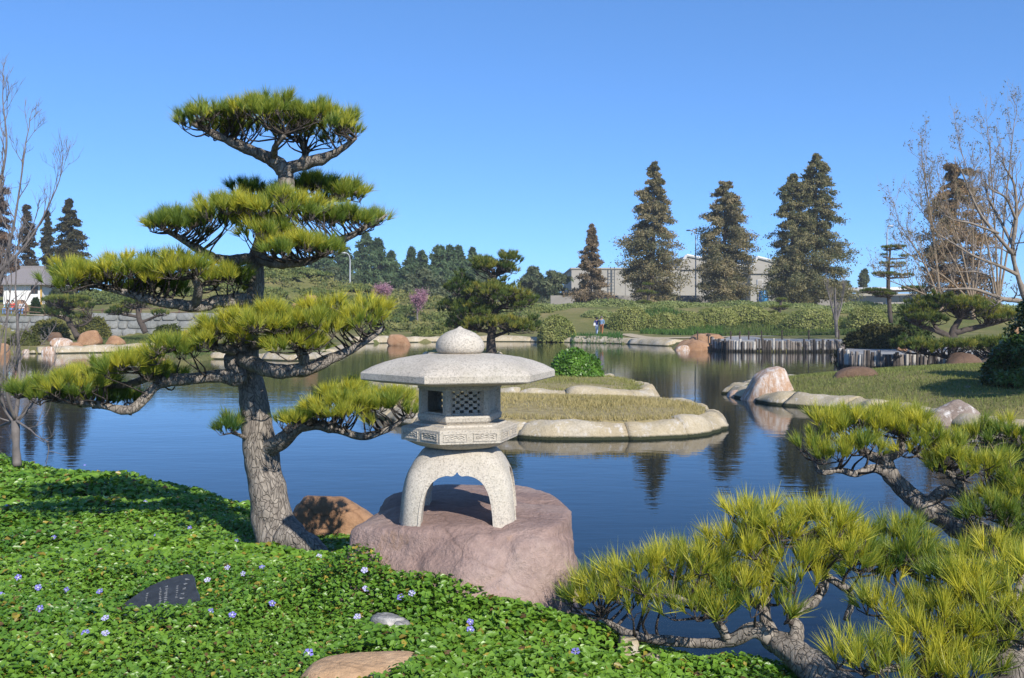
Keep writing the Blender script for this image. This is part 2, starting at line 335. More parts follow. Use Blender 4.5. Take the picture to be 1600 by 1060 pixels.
_ico = {}
def ico(sub):
    if sub not in _ico:
        bm = bmesh.new(); bmesh.ops.create_icosphere(bm, subdivisions=sub, radius=1.0)
        _ico[sub] = (np.array([v.co[:] for v in bm.verts]), np.array([[v.index for v in f.verts] for f in bm.faces])); bm.free()
    return _ico[sub]
def rock_shape(size, seed, sub=4, npl=17, p=44, rough=.06, planes=None, rot=0.0):
    d, Fs = ico(sub); d = d / np.linalg.norm(d, axis=1)[:, None]; r = np.random.default_rng(seed)
    if planes is None:
        n = r.normal(size=(npl, 3)); n /= np.linalg.norm(n, axis=1)[:, None]
        n = np.vstack([n, [[0, 0, 1], [0, 0, -1], [1, 0, .2], [-1, 0, .2], [0, 1, .2], [0, -1, .2]]]); n /= np.linalg.norm(n, axis=1)[:, None]
        dist = r.uniform(.72, 1.05, len(n))
    else:
        n = np.array([q[:3] for q in planes], float); n /= np.linalg.norm(n, axis=1)[:, None]; dist = np.array([q[3] for q in planes])
    s = np.array(size, float)
    if planes is None:
        q = np.maximum(d @ n.T, 0) / dist; rr = (q ** p).sum(1) ** (-1 / p); v = d * rr[:, None] * s
    else:
        dd = d * s; dd /= np.linalg.norm(dd, axis=1)[:, None]
        q = np.maximum(dd @ n.T, 0) / dist; rr = (q ** p).sum(1) ** (-1 / p); v = dd * rr[:, None]
    m = s.mean(); v = v + d * (rough * m * (fbm(v / m * 1.8 + seed * 3.1, 6, seed) * .6 + .5 * np.abs(vnoise(v / m * 3.3 + seed, seed + 9)) - .45 * np.clip(.1 - np.abs(vnoise(v / m * 1.5 + seed, seed + 3)), 0, 1) / .1))[:, None]
    c, sn = math.cos(rot), math.sin(rot)
    return np.stack([v[:, 0] * c - v[:, 1] * sn, v[:, 0] * sn + v[:, 1] * c, v[:, 2]], 1), Fs
def rock(name, c, size, seed, mat, label=None, cat='rock', parent=None, group=None, taper=0.0, **kw):
    v, Fs = rock_shape(size, seed, **kw); v[:, :2] *= (1 - taper * np.clip(v[:, 2:] / size[2] + .25, 0, 1.2)); c = np.asarray(c, float)
    o = mk(name, v + c, Fs, mat, parent, None if parent is not None else (c[0], c[1], c[2] - size[2]), smooth=True)
    if parent is None: tag(o, label, cat, group)
    return o

def resample(p, step):
    p = np.asarray(p, float); s = np.concatenate([[0], np.cumsum(np.linalg.norm(np.diff(p, axis=0), axis=1))])
    n = max(2, int(round(s[-1] / step)) + 1); t = np.linspace(0, s[-1], n)
    return np.stack([np.interp(t, s, p[:, k]) for k in range(p.shape[1])], 1)
def edging(path, parent, width=.34, top=.42, lens=(.7, 1.7), seed=0, mat=None, sub=3, inward=1, rough=.06):
    """a rim of separate pale stones laid end to end along the water line"""
    r = np.random.default_rng(seed); path = resample(smooth_path(path, 8), .08)
    s = 0; n = len(path)
    while s < n - 3:
        L = r.uniform(*lens); e = min(n - 1, s + max(3, int(L / .08)))
        if n - 1 - e < 4: e = n - 1
        a, b = path[s], path[e]; t = b - a; Lr = np.linalg.norm(t); t = t / (Lr + 1e-9); nrm = np.array([-t[1], t[0]]) * inward
        tp = top * r.uniform(.85, 1.12); w = width * r.uniform(.95, 1.2); nu, nv = 15, 12
        U = np.linspace(-1, 1, nu); pr_o = np.array([1.5, 1.45, 1.2, .85, .5, .2, -.05, -.28, -.45, -.58, -.66, -.72]); pr_z = np.array([-.5, .62, .9, .98, 1, .96, .84, .62, .36, .08, -.3, -.9])
        Ug, Vg = np.meshgrid(U, np.arange(nv), indexing='ij'); Ug = Ug.ravel(); Vg = Vg.ravel().astype(int)
        f = np.clip((Ug * 1.02 + 1) / 2 * (e - s) + s, 0, n - 1.001); i0 = f.astype(int); fr = f - i0
        base = path[i0] * (1 - fr)[:, None] + path[i0 + 1] * fr[:, None]; t0 = path[np.minimum(i0 + 3, n - 1)] - path[np.maximum(i0 - 3, 0)]; t0 = t0 / (np.linalg.norm(t0, axis=1)[:, None] + 1e-9)
        nr = np.c_[-t0[:, 1], t0[:, 0]] * inward; pin = np.abs(Ug) ** 9 * r.uniform(.02, .08)
        lump = 1 + .10 * np.sin(Ug * r.uniform(2, 4) + r.uniform(0, 6)); zz = pr_z[Vg]
        off = pr_o[Vg] * w + pin * w * 1.6 - .25 * w * (lump - 1) * 3; z = np.where(zz > 0, zz * tp * lump * (1 - pin), zz * .45)
        pos = np.c_[base + nr * off[:, None], z]
        nz = fbm(pos * np.array([1.7, 1.7, 2.2]), 5, seed); pos[:, :2] -= nr * (rough * 1.2 * nz)[:, None]; pos[:, 2] += np.where(zz > 0, rough * nz, 0)
        Fs = [(a_ * nv + b_, a_ * nv + b_ + 1, (a_ + 1) * nv + b_ + 1, (a_ + 1) * nv + b_) for a_ in range(nu - 1) for b_ in range(nv - 1)] + [tuple(range(nv - 1, -1, -1)), tuple(range((nu - 1) * nv, nu * nv))]
        mk('edging_stone', pos, Fs, mat or M['edging'], parent, smooth=True)
        s = e
def blades(name, pts, zs, h, w, colA, colB, label, cat=None, kind='stuff', parent=None, lean=.35, mat='grass', seed=1, bend=None):
    r = np.random.default_rng(seed); n = len(pts)
    a = r.uniform(0, 2 * math.pi, n); l = h * r.uniform(.5, 1.15, n); b = np.stack([pts[:, 0], pts[:, 1], zs], 1)
    dx = np.stack([np.cos(a), np.sin(a), a * 0], 1) * (w * r.uniform(.6, 1.2, n))[:, None] * .5
    tip = b + np.stack([r.normal(0, lean, n) * l, r.normal(0, lean, n) * l, l], 1)
    V = np.stack([b - dx, b + dx, tip], 1).reshape(-1, 3)
    t = np.clip(r.uniform(0, 1, n) * .6 + .4 * (vnoise(np.stack([pts[:, 0] * 1.3, pts[:, 1] * 1.3, pts[:, 0] * 0], 1), seed) * .5 + .5), 0, 1)[:, None]
    C = np.repeat(np.array(colA) * (1 - t) + np.array(colB) * t, 3, 0)
    o = mk(name, V, np.arange(3 * n).reshape(-1, 3), M[mat], parent, cols=C)
    return tag(o, label, cat, kind=kind)
def scatter(poly, n, seed=0, inset=0.0):
    r = np.random.default_rng(seed); lo, hi = poly.min(0), poly.max(0); out = np.zeros((0, 2))
    while len(out) < n:
        q = r.uniform(lo, hi, (n * 2, 2)); out = np.vstack([out, q[sdf(q, poly) < -inset]])
    return out[:n]
def island(poly, label, zt, seed, grass_n, gh, colA, colB, glabel, edge=.36, top=.37, lens=(.6, 2.2), gmat='dryground'):
    poly = np.array(poly, float); sp = smooth_path(np.vstack([poly, poly[:1]]), 6)[:-1]
    c = sp.mean(0); rings = []
    for k, (s, z) in enumerate([(1.0, -.6), (.985, .1), (.93, zt * .72), (.8, zt * .9), (.55, zt), (.25, zt * 1.06)]):
        q = c + (sp - c) * s; zz = np.full(len(q), z) + (.03 * vnoise(np.c_[q * 1.5, q[:, 0] * 0], seed) if k > 2 else 0)
        rings.append(np.c_[q, zz])
    m = len(sp); V = np.vstack(rings + [np.array([[c[0], c[1], zt * 1.08]])]); Fs = []
    for a in range(len(rings) - 1):
        for b in range(m): Fs.append((a * m + b, a * m + (b + 1) % m, (a + 1) * m + (b + 1) % m, (a + 1) * m + b))
    L = len(rings) - 1
    for b in range(m): Fs.append((L * m + b, L * m + (b + 1) % m, len(V) - 1))
    o = mk('island', V, Fs, M[gmat], smooth=True, base=(c[0], c[1], 0)); tag(o, label, kind='structure')
    area = .5 * np.sum(sp[:, 0] * np.roll(sp[:, 1], -1) - sp[:, 1] * np.roll(sp[:, 0], -1))
    edging(np.vstack([sp, sp[:1]]), o, edge, top, lens, seed, inward=1 if area > 0 else -1)
    pts = scatter(sp, grass_n, seed + 5, edge * .55); dd = -sdf(pts, sp)
    rr = np.clip(dd / (.5 * min(np.ptp(sp[:, 0]), np.ptp(sp[:, 1]))), 0, 1)
    blades('island_grass', pts, zt * (.78 + .28 * sm(rr * 1.6)) - .02, gh, .022, colA, colB, glabel, seed=seed, lean=.45)
    return o
M['dryground'] = plain('dry_turf', (.26, .21, .10), .95, .3, 5, bmp=.5)
dry = ((.24, .215, .075), (.50, .40, .19))
olive = ((.15, .18, .045), (.34, .31, .11))
I1 = [g2(*p) for p in [(1118, 669), (1085, 680), (1000, 685), (900, 685.5), (800, 682), (700, 674), (630, 660), (585, 642), (615, 632), (720, 634), (860, 638), (1000, 642), (1078, 650), (1112, 660)]]
I2 = [g2(*p) for p in [(1018, 625), (985, 629.5), (900, 630), (780, 629), (680, 627), (610, 614), (575, 605), (625, 598), (760, 595), (900, 598), (975, 606), (1010, 616)]]
I3 = [g2(*p) for p in [(785, 564), (760, 568), (700, 568), (665, 563), (672, 558), (720, 555.5), (770, 557)]]
island(I1, 'low island of dry grass rimmed with pale stones right behind the lantern', .46, 21, 26000, .10, dry[0], dry[1], 'dry yellowish grass on the nearer island')
island(I2, 'second grassy island with the clipped bush, behind the nearer island', .44, 22, 26000, .11, olive[0], olive[1], 'olive grass on the farther island with the bush')
island(I3, 'tiny far island carrying the dark pine behind the lantern finial', .5, 23, 5000, .14, olive[0], olive[1], 'grass on the tiny pine island', .3, .35)

# shore rims along the peninsula, the far bank and the left bank
r_pen = [g2(*p) for p in PEN[:7]]; edging(r_pen, ground, .42, .30, (1.0, 2.2), 31, inward=-1)
edging([g2(*p) for p in PEN[6:9]], ground, .4, .28, (.9, 1.6), 32, inward=-1)
edging([g2(*p) for p in FAR[1:7]], ground, .8, .55, (4, 8), 33, inward=-1, sub=3)
edging([g2(*p) for p in FAR[7:12]], ground, .5, .34, (3, 6), 34, inward=-1, mat=M['edging'])
edging([g2(*p) for p in FAR[13:17]], ground, .7, .5, (3, 6), 35, inward=-1)

def land_poly(pix, z): return np.array([G(a, b, z)[:2] for a, b in pix])
# lawn on the peninsula
pl = np.array([g2(*p) for p in PEN + [(1800, 590), (1800, 674)]]); pp = scatter(pl, 48000, 41, .5)
blades('peninsula_grass', pp, H(pp[:, 0], pp[:, 1]) - .02, .10, .025, (.11, .16, .04), (.28, .28, .09), 'short olive green grass covering the right hand peninsula', lean=.45, seed=41)

# draped strips: paths
def strip(name, pix, zc, w, mat, label, lift=.05):
    c = np.array([G(a, b, zc)[:2] for a, b in pix]); c = resample(smooth_path(c, 8), .8); t = np.gradient(c, axis=0); t /= np.linalg.norm(t, axis=1)[:, None]
    n = np.c_[-t[:, 1], t[:, 0]]; cols = [c + n * w * k for k in (-.5, -.17, .17, .5)]
    V = np.vstack([np.c_[q, H(q[:, 0], q[:, 1]) + lift] for q in cols]); m = len(c); Fs = []
    for a in range(3):
        for b in range(m - 1): Fs.append((a * m + b, a * m + b + 1, (a + 1) * m + b + 1, (a + 1) * m + b))
    return tag(mk(name, V, Fs, mat, smooth=True), label, kind='structure')
M['path'] = plain('sandy_path', (.42, .34, .22), .95, .15, 3)
M['paving'] = plain('grey_paving', (.30, .29, .27), .9, .12, 3)
strip('path', [(884, 507), (905, 506.5), (932, 507)], .95, .9, M['path'], 'short stretch of sandy path behind the two walkers')
strip('path', [(975, 521), (1010, 523), (1060, 524), (1180, 525), (1300, 524)], .75, 1.3, M['path'], 'sandy garden path along the far bank')
strip('path', [(610, 511), (680, 512), (760, 514)], .8, 1.2, M['path'], 'narrow pale path on the far lawn behind the lantern')
strip('path', [(40, 497), (130, 497), (240, 497), (330, 497)], 2.2, 3.0, M['path'], 'pale path on the terrace above the stone wall')
# ------------------------------------------------------------------ stone lantern on its rock
LX, LY = P(719, 700, 5.85)[0], 5.85
ZB = 1.285                                          # top of the rock under the feet
lan = thing('stone_lantern', (LX, LY, ZB), 'pale granite snow lantern with wide six sided roof on the mauve rock', 'stone lantern')
HEX0 = R(-90 - 16)                                  # direction of the front corner
def hexring(rad, z, rot=HEX0, n=6, sub=1, rnd=0.0):
    c = [np.array([math.cos(rot + k * math.pi / 3), math.sin(rot + k * math.pi / 3)]) for k in range(6)]; out = []
    for k in range(6):
        for t in np.arange(sub) / sub:
            q = c[k] * (1 - t) + c[(k + 1) % 6] * t; q = q / (np.linalg.norm(q) ** rnd); out.append([LX + q[0] * rad, LY + q[1] * rad, z])
    return np.array(out)
# roof: domed hexagon with a thick fascia
b = MB(); S = 8
prof = [(.19, 2.085), (.48, 2.105), (.582, 2.122), (.588, 2.128), (.588, 2.162), (.580, 2.170), (.52, 2.200), (.45, 2.225), (.37, 2.245), (.28, 2.259), (.20, 2.267), (.12, 2.271), (.05, 2.273)]
b.loft([hexring(r_, z_, sub=S, rnd=.75 * max(0, 1 - r_ / .56) ** .6 if z_ > 2.165 else 0) for r_, z_ in prof])
roof = b.build('roof', M['granite'], lan)
me = roof.data
for p_ in me.polygons: p_.use_smooth = p_.center.z + ZB > 2.17
def lathe(prof, cx, cy, n=40):
    a = np.arange(n) * 2 * math.pi / n; return [np.c_[cx + r_ * np.cos(a), cy + r_ * np.sin(a), np.full(n, z_)] for r_, z_ in prof]
b = MB(); b.loft(lathe([(.09, 2.266), (.125, 2.272), (.14, 2.285), (.146, 2.305), (.144, 2.328), (.134, 2.35), (.116, 2.372), (.09, 2.391), (.06, 2.405), (.035, 2.413), (.018, 2.42), (.006, 2.43)], LX, LY))
b.build('finial', M['granite'], roof, smooth=True)
# light chamber: sill, corner posts, lintel, lattice screens
RB = .250
b = MB(); b.loft([hexring(r_, z_, sub=2) for r_, z_ in [(.205, 1.862), (.232, 1.868), (.25, 1.884), (.256, 1.905), (.254, 1.918), (.246, 1.924)]])
sill = b.build('chamber_sill', M['granite'], lan)
b = MB(); b.loft([hexring(r_, z_) for r_, z_ in [(RB, 2.066), (RB + .004, 2.07), (RB + .004, 2.098), (RB - .02, 2.099)]]); b.build('chamber_lintel', M['granite'], lan)
for k in range(6):
    a = HEX0 + k * math.pi / 3; q = (RB - .034)
    bb = MB(); c6 = []
    for da, rr in ((0, RB - .002), (.10, RB * .952), (.12, RB * .80), (-.12, RB * .80), (-.10, RB * .952)):
        c6.append([LX + rr * math.cos(a + da), LY + rr * math.sin(a + da)])
    bb.loft([np.c_[np.array(c6), np.full(5, z_)] for z_ in (1.9225, 2.0675)]); bb.build('corner_post', M['granite'], lan)
def face_frame(k):                                  # centre, outward normal, tangent, half width of side k
    a = HEX0 + (k + .5) * math.pi / 3; n = np.array([math.cos(a), math.sin(a), 0]); t = np.array([-n[1], n[0], 0])
    return n, t
def quadbox(b, o, n, t, u0, u1, z0, z1, d0, d1):    # a box on a side of the hexagon
    V = []
    for d in (d0, d1):
        for (u, z) in ((u0, z0), (u1, z0), (u1, z1), (u0, z1)): V.append(o + t * u + n * d + np.array([0, 0, z]))
    b.add(V, [(0, 3, 2, 1), (4, 5, 6, 7), (0, 1, 5, 4), (1, 2, 6, 5), (2, 3, 7, 6), (3, 0, 4, 7)])
o3 = np.array([LX, LY, 0.0]); ap = RB * math.cos(math.pi / 6)
for k in range(6):
    n, t = face_frame(k); kind = {0: 'lattice', 5: 'open', 2: 'lattice', 3: 'lattice', 1: 'solid', 4: 'solid'}[k]
    bf = MB()
    for (u0, u1, z0, z1) in ((-.102, .102, 1.923, 1.932), (-.102, .102, 2.058, 2.067), (-.102, -.090, 1.932, 2.058), (.090, .102, 1.932, 2.058)):
        quadbox(bf, o3, n, t, u0, u1, z0, z1, ap - .045, ap - .012)
    fr = bf.build('opening_frame', M['granite'], lan)
    if kind == 'lattice':
        bl = MB(); N = 7; cw = .180 / N; ch = .126 / N
        for i in range(N):
            for j in range(N):
                if (i + j) % 2:
                    quadbox(bl, o3, n, t, -.090 + i * cw - .0012, -.090 + (i + 1) * cw + .0012, 1.932 + j * ch - .0012, 1.932 + (j + 1) * ch + .0012,
                            ap - .040 - (.0006 * (j % 2)), ap - .026 + .0006 * (j % 2))
        bl.build('lattice_screen', M['granite'], fr)
    elif kind == 'solid':
        bl = MB(); quadbox(bl, o3, n, t, -.090, .090, 1.932, 2.058, ap - .04, ap - .022); bl.build('side_panel', M['granite'], fr)
# platform with carved panels
b = MB(); b.loft([hexring(r_, z_, sub=4, rnd=rn) for r_, z_, rn in [(.21, 1.722, .9), (.262, 1.734, .8), (.30, 1.752, .5), (.325, 1.764, .2), (.352, 1.768, 0), (.352, 1.842, 0), (.343, 1.847, 0), (.287, 1.856, 0), (.283, 1.866, 0), (.24, 1.868, 0)]])
plat = b.build('platform', M['granite'], lan)
apP = .352 * math.cos(math.pi / 6); rr_ = np.random.default_rng(3)
for k in range(6):
    n, t = face_frame(k); half = .352 / 2
    for sgn in (-1, 1):
        bp = MB(); u0, u1 = sorted((sgn * .018, sgn * (half - .02))); z0, z1 = 1.782, 1.828
        for (a0, a1, c0, c1) in ((u0, u1, z0, z0 + .005), (u0, u1, z1 - .005, z1), (u0, u0 + .005, z0 + .005, z1 - .005), (u1 - .005, u1, z0 + .005, z1 - .005)):
            quadbox(bp, o3, n, t, a0, a1, c0, c1, apP - .004, apP + .0045)
        um = np.linspace(u0 + .016, u1 - .016, 16); zw = 1.808 + .006 * np.abs(np.sin(np.linspace(0, 9.4, 16))) + .004 * np.sin(np.linspace(0, 3, 16))
        bp.tube([o3 + t * u + n * (apP + .001) + np.array([0, 0, z]) for u, z in zip(um, zw)], .0042, 6)
        zw2 = zw - .012 + rr_.normal(0, .0015, 16); bp.tube([o3 + t * u + n * (apP + .0005) + np.array([0, 0, z]) for u, z in zip(um, zw2)], .003, 6)
        bp.build('carved_panel', M['granite'], plat)
# four legged stand: lofted rounded body cut by two arches
def sqring(h, z, rnd, rot, n=12):
    out = []
    for q in range(4):
        for a in np.linspace(0, math.pi / 2, n, endpoint=False):
            c, s = math.cos(a), math.sin(a); e = rnd
            x = abs(c) ** e * h; y = abs(s) ** e * h
            for _ in range(q): x, y = -y, x
            out.append((x, y))
    out = np.array(out); c, s = math.cos(rot), math.sin(rot)
    return np.c_[LX + out[:, 0] * c - out[:, 1] * s, LY + out[:, 0] * s + out[:, 1] * c, np.full(len(out), z)]
ROT = R(-.5); hw = [(.338, 1.262), (.334, 1.32), (.328, 1.40), (.320, 1.48), (.309, 1.54), (.293, 1.59), (.268, 1.64), (.235, 1.685), (.205, 1.712), (.18, 1.724)]
def legmesh():
    b = MB(); b.loft([sqring(h, z, .34 if z < 1.6 else .34 + (z - 1.6) * 2.2, ROT) for h, z in hw]); return b
half_w = lambda z: np.interp(z, [q[1] for q in hw], [q[0] for q in hw])
arch = [(.207, 1.20), (.205, 1.30), (.199, 1.38), (.188, 1.45), (.170, 1.505), (.142, 1.548), (.105, 1.574), (.062, 1.586), (.03, 1.584), (.012, 1.592), (0, 1.606)]
prof2 = arch[:-1] + [(0, 1.606)] + [(-x, z) for x, z in arch[-2::-1]]
legb = legmesh().build('tmp_legs', M['granite'], None, (0, 0, 0))
cut = []
for q in range(2):
    b = MB(); ring = []
    for y in (-.9, .9):
        r_ = ROT + q * math.pi / 2; c, s = math.cos(r_), math.sin(r_)
        ring.append(np.array([[LX + x * c - y * s, LY + x * s + y * c, z] for x, z in prof2]))
    b.loft(ring); o = b.build('tmp_cut', M['granite'], None, (0, 0, 0)); cut.append(o)
    mo = legb.modifiers.new('cut', 'BOOLEAN'); mo.object = o; mo.operation = 'DIFFERENCE'; mo.solver = 'EXACT'
for o in [legb] + cut:
    bm = bmesh.new(); bm.from_mesh(o.data); bmesh.ops.recalc_face_normals(bm, faces=bm.faces); bm.to_mesh(o.data); bm.free()
bpy.context.view_layer.update()
ev = legb.evaluated_get(bpy.context.evaluated_depsgraph_get()); me = bpy.data.meshes.new_from_object(ev)
me.transform(Matrix.Translation((-LX, -LY, -ZB))); me.name = 'leg_stand'
for o in [legb] + cut:
    d_ = o.data; ORG.pop(o, None); bpy.data.objects.remove(o); bpy.data.meshes.remove(d_)
st = bpy.data.objects.new('leg_stand', me); COL.objects.link(st); st.parent = lan; ORG[st] = ORG[lan]
me.polygons.foreach_set('use_smooth', np.ones(len(me.polygons), bool)); me.set_sharp_from_angle(angle=R(35))
for q in range(4):                                   # raised band round each arch
    r_ = ROT + q * math.pi / 2; c, s = math.cos(r_), math.sin(r_); V = []; Fs = []
    p2 = smooth_path([p for p in prof2 if p[1] > 1.25][:], 4)
    for x, z in p2:
        zo = z + .016 * (1 if z > 1.5 else .2); xo = x + .016 * np.sign(x) * (1 if z < 1.57 else .3)
        for (xx, zz, d) in ((x, z, .002), (x, z, -.004), (xo, zo, -.004), (xo, zo, .002)):
            y = -(half_w(zz) + .0 - d * -1); V.append([LX + xx * c - y * s, LY + xx * s + y * c, zz])
    m = len(p2)
    for i in range(m - 1):
        for k in range(4): Fs.append((i * 4 + k, i * 4 + (k + 1) % 4, (i + 1) * 4 + (k + 1) % 4, (i + 1) * 4 + k))
    mk('arch_rim', V, Fs, M['granite'], st)

# the big mauve rock: planes (normal, distance) about its middle
RC = np.array([-.27, 6.0, .648])
hero_planes = [(0, 0, 1, .675), (-.16, -.04, 1, .70), (-.45, 0, .9, .82), (-1, .1, .2, .74), (-.75, -.65, .42, .86), (-.45, -.75, .55, .84), (.05, -.85, .70, .93), (.28, -1, .30, .92), (.8, -.75, .12, .88),
               (1, -.05, .05, .655), (1, .45, .08, .82), (.5, .25, .85, .93), (0, 1, .3, .98), (-.6, .8, .4, .98), (.35, -.45, .85, .99), (-.2, -.5, .85, .88), (0, 0, -1, .6), (.9, -.3, .55, .90)]
v, Fs = rock_shape((.75, .95, .65), 5, sub=6, p=60, rough=.05, planes=hero_planes)
hn = fbm(v * np.array([3.2, 3.2, 11]) + 7, 5, 91); ch_ = np.abs(vnoise(v * np.array([2.3, 2.3, 3.5]), 92)); v = v * (1 + .022 * hn - .035 * np.clip(.12 - ch_, 0, 1) / .12)[:, None]
v[:, 2] = np.where(v[:, 2] > .668, .668 + (v[:, 2] - .668) * .25, v[:, 2])
hero = mk('boulder', v + RC, Fs, M['mauve'], base=(RC[0], RC[1], .5), smooth=True); tag(hero, 'big flat topped mauve boulder carrying the stone lantern', 'rock')
rock('boulder', (*P(516, 790, 8.9)[:2], .40), (.54, .46, .50), 14, M['orange'], 'orange boulder at the water edge between pine trunk and lantern', sub=5, npl=9)
rock('boulder', (*P(577, 1085, 4.15)[:2], .89), (.30, .28, .17), 19, M['paleorange'], 'smooth orange rock cut off by the bottom edge of the picture', sub=5, rough=.03, npl=4, p=6)
rock('stone', (*P(606, 985, 4.85)[:2], .97), (.10, .07, .05), 23, M['greyrock'], 'small grey and white stone among leaves below the lantern rock', 'stone', sub=4, rough=.12)
rock('stone', (*P(626, 995, 4.8)[:2], .96), (.05, .05, .045), 24, M['greyrock'], 'tiny pale stone touching the small grey stone in the leaves', 'stone', sub=3, rough=.12)
rock('stone', (*P(862, 800, 6.3)[:2], 1.16), (.09, .09, .13), 25, M['edging'], 'small cream stone behind the right end of the mauve boulder', 'stone', sub=4)

# dark memorial plaque
pc = P(256, 936, 5.2); pl_ = thing('stone_plaque', pc, 'dark slate plaque with columns of pale carved characters among the leaves', 'plaque')
outl = np.array([(-.20, -.045), (-.10, .06), (.02, .115), (.105, .125), (.15, .05), (.195, -.02), (.17, -.075), (.10, -.10), (.06, -.14), (-.02, -.12), (-.10, -.115), (-.17, -.085)])
outl[:, 1] *= 1.9
tilt = R(13); tx = np.array([math.cos(.12), math.sin(.12), 0]); ty = np.array([-math.sin(.12) * math.cos(tilt), math.cos(.12) * math.cos(tilt), math.sin(tilt)]); tn = np.cross(tx, ty)
def pq(u, v, w): return pc + tx * u + ty * v + tn * w
so = smooth_path(np.vstack([outl, outl[:1]]), 3)[:-1]; m = len(so)
V = [pq(u, v, -.04) for u, v in so] + [pq(u, v, .012) for u, v in so] + [pq(u * .965, v * .965, .018) for u, v in so]
Fs = [(k, (k + 1) % m, m + (k + 1) % m, m + k) for k in range(m)] + [(m + k, m + (k + 1) % m, 2 * m + (k + 1) % m, 2 * m + k) for k in range(m)] + [tuple(range(2 * m, 3 * m))]
mk('slab', V, Fs, plain('dark_slate', (.035, .04, .048), .42, .3, 20, bmp=.2), pl_)
M['inscr'] = plain('pale_inscription', (.22, .23, .24), .8, .1)
def glyph(b, u, v, s, r):                            # strokes of one worn character
    for _ in range(4):
        hz_ = r.random() < .55; cu = u + r.uniform(-.25, .25) * s; cv = v + r.uniform(-.35, .35) * s; l = s * r.uniform(.25, .48); th = s * .075
        du, dv = (l, th) if hz_ else (th, l)
        b.add([pq(cu - du, cv - dv, .0184), pq(cu + du, cv - dv, .0184), pq(cu + du, cv + dv, .0184), pq(cu - du, cv + dv, .0184),
               pq(cu - du, cv - dv, .0196), pq(cu + du, cv - dv, .0196), pq(cu + du, cv + dv, .0196), pq(cu - du, cv + dv, .0196)],
              [(4, 5, 6, 7), (0, 1, 5, 4), (1, 2, 6, 5), (2, 3, 7, 6), (3, 0, 4, 7)])
gr = np.random.default_rng(8)
for (u0, v0, s, nc, dv, du) in ((.085, .175, .021, 5, .052, .004), (.05, .10, .012, 6, .024, .004), (-.005, .10, .016, 11, .024, .004), (-.035, .085, .012, 12, .019, .004), (-.09, .03, .010, 5, .02, .003)):
    for k in range(nc):
        b = MB(); glyph(b, u0 + k * du, v0 - k * dv, s, gr); b.build('carved_character', M['inscr'], pl_)

# ------------------------------------------------------------------ periwinkle ground cover
def cover_h(x, y):                                    # extra height of the leaf layer
    p = np.c_[x * 1.7, y * 1.7, x * 0]
    e = .13 + .05 * vnoise(p, 9) + .035 * vnoise(p * 2.7, 10)
    e = e + .17 * np.exp(-((x + .35) / .42) ** 2 - ((y - 5.2) / .2) ** 2) + .20 * np.exp(-((x + .85) / .25) ** 2 - ((y - 5.5) / .25) ** 2) + .10 * np.exp(-((x - .1) / .25) ** 2 - ((y - 4.98) / .16) ** 2)
    return e
def on_cover(px, py):
    d = ray(px, py); D = np.arange(3.6, 16, .02); q = np.array([0, 0, CAMZ]) + d * (D / d[1])[:, None]
    hit = q[:, 2] <= H(q[:, 0], q[:, 1]) + cover_h(q[:, 0], q[:, 1]) * .97
    return q[hit.argmax()] if hit.any() else q[-1]
SOIL = on_cover(968, 1003)[:2]
trunk_xy = P(448, 850, 7.3)[:2]
def leaf_mesh(pts, z, size, seed, colour=None, tiltk=.55):
    r = np.random.default_rng(seed); n = len(pts); a = r.uniform(0, 2 * math.pi, n)
    nx = r.normal(0, tiltk, n); ny = r.normal(-.15, tiltk, n); N = np.c_[nx, ny, np.ones(n)]; N /= np.linalg.norm(N, axis=1)[:, None]
    T = np.c_[np.cos(a), np.sin(a), np.zeros(n)]; T -= N * (T * N).sum(1)[:, None]; T /= np.linalg.norm(T, axis=1)[:, None]; B = np.cross(N, T)
    L = (size * r.uniform(.55, 1.25, n) * (1 + .3 * vnoise(np.c_[pts * .9, pts[:, 0] * 0], seed + 2)))[:, None]; w = L * r.uniform(.26, .36, n)[:, None]; c = np.c_[pts, z]
    f = .35 * w
    v0 = c - T * L * .5; v1 = c - B * w + N * f - T * L * .05; v2 = c + T * L * .5 - N * L * .08; v3 = c + B * w + N * f - T * L * .05; v4 = c + T * L * .12 - B * w * .8 + N * f * .8; v5 = c + T * L * .12 + B * w * .8 + N * f * .8
    V = np.stack([v0, v1, v4, v2, v5, v3], 1).reshape(-1, 3); i = np.arange(n)[:, None] * 6
    Fs = np.concatenate([i + np.array([[0, 3, 2, 1]]), i + np.array([[0, 5, 4, 3]])], 0)
    t = np.clip(.5 * r.random(n) + .5 * (.5 + .5 * vnoise(np.c_[pts * 1.6, pts[:, 0] * 0], seed)), 0, 1)[:, None]
    C = np.array([.05, .145, .015]) * (1 - t) + np.array([.20, .35, .035]) * t
    yel = r.random(n) < .03 + .10 * (vnoise(np.c_[pts * 1.1, pts[:, 0] * 0 + 4], seed) > .45); C[yel] = np.array([.34, .27, .04]) * r.uniform(.6, 1.1, (yel.sum(), 1))
    bz = r.random(n) < .02; C[bz] = np.array([.13, .08, .03])
    return V, Fs, np.repeat(C, 6, 0)
pr = np.random.default_rng(77)
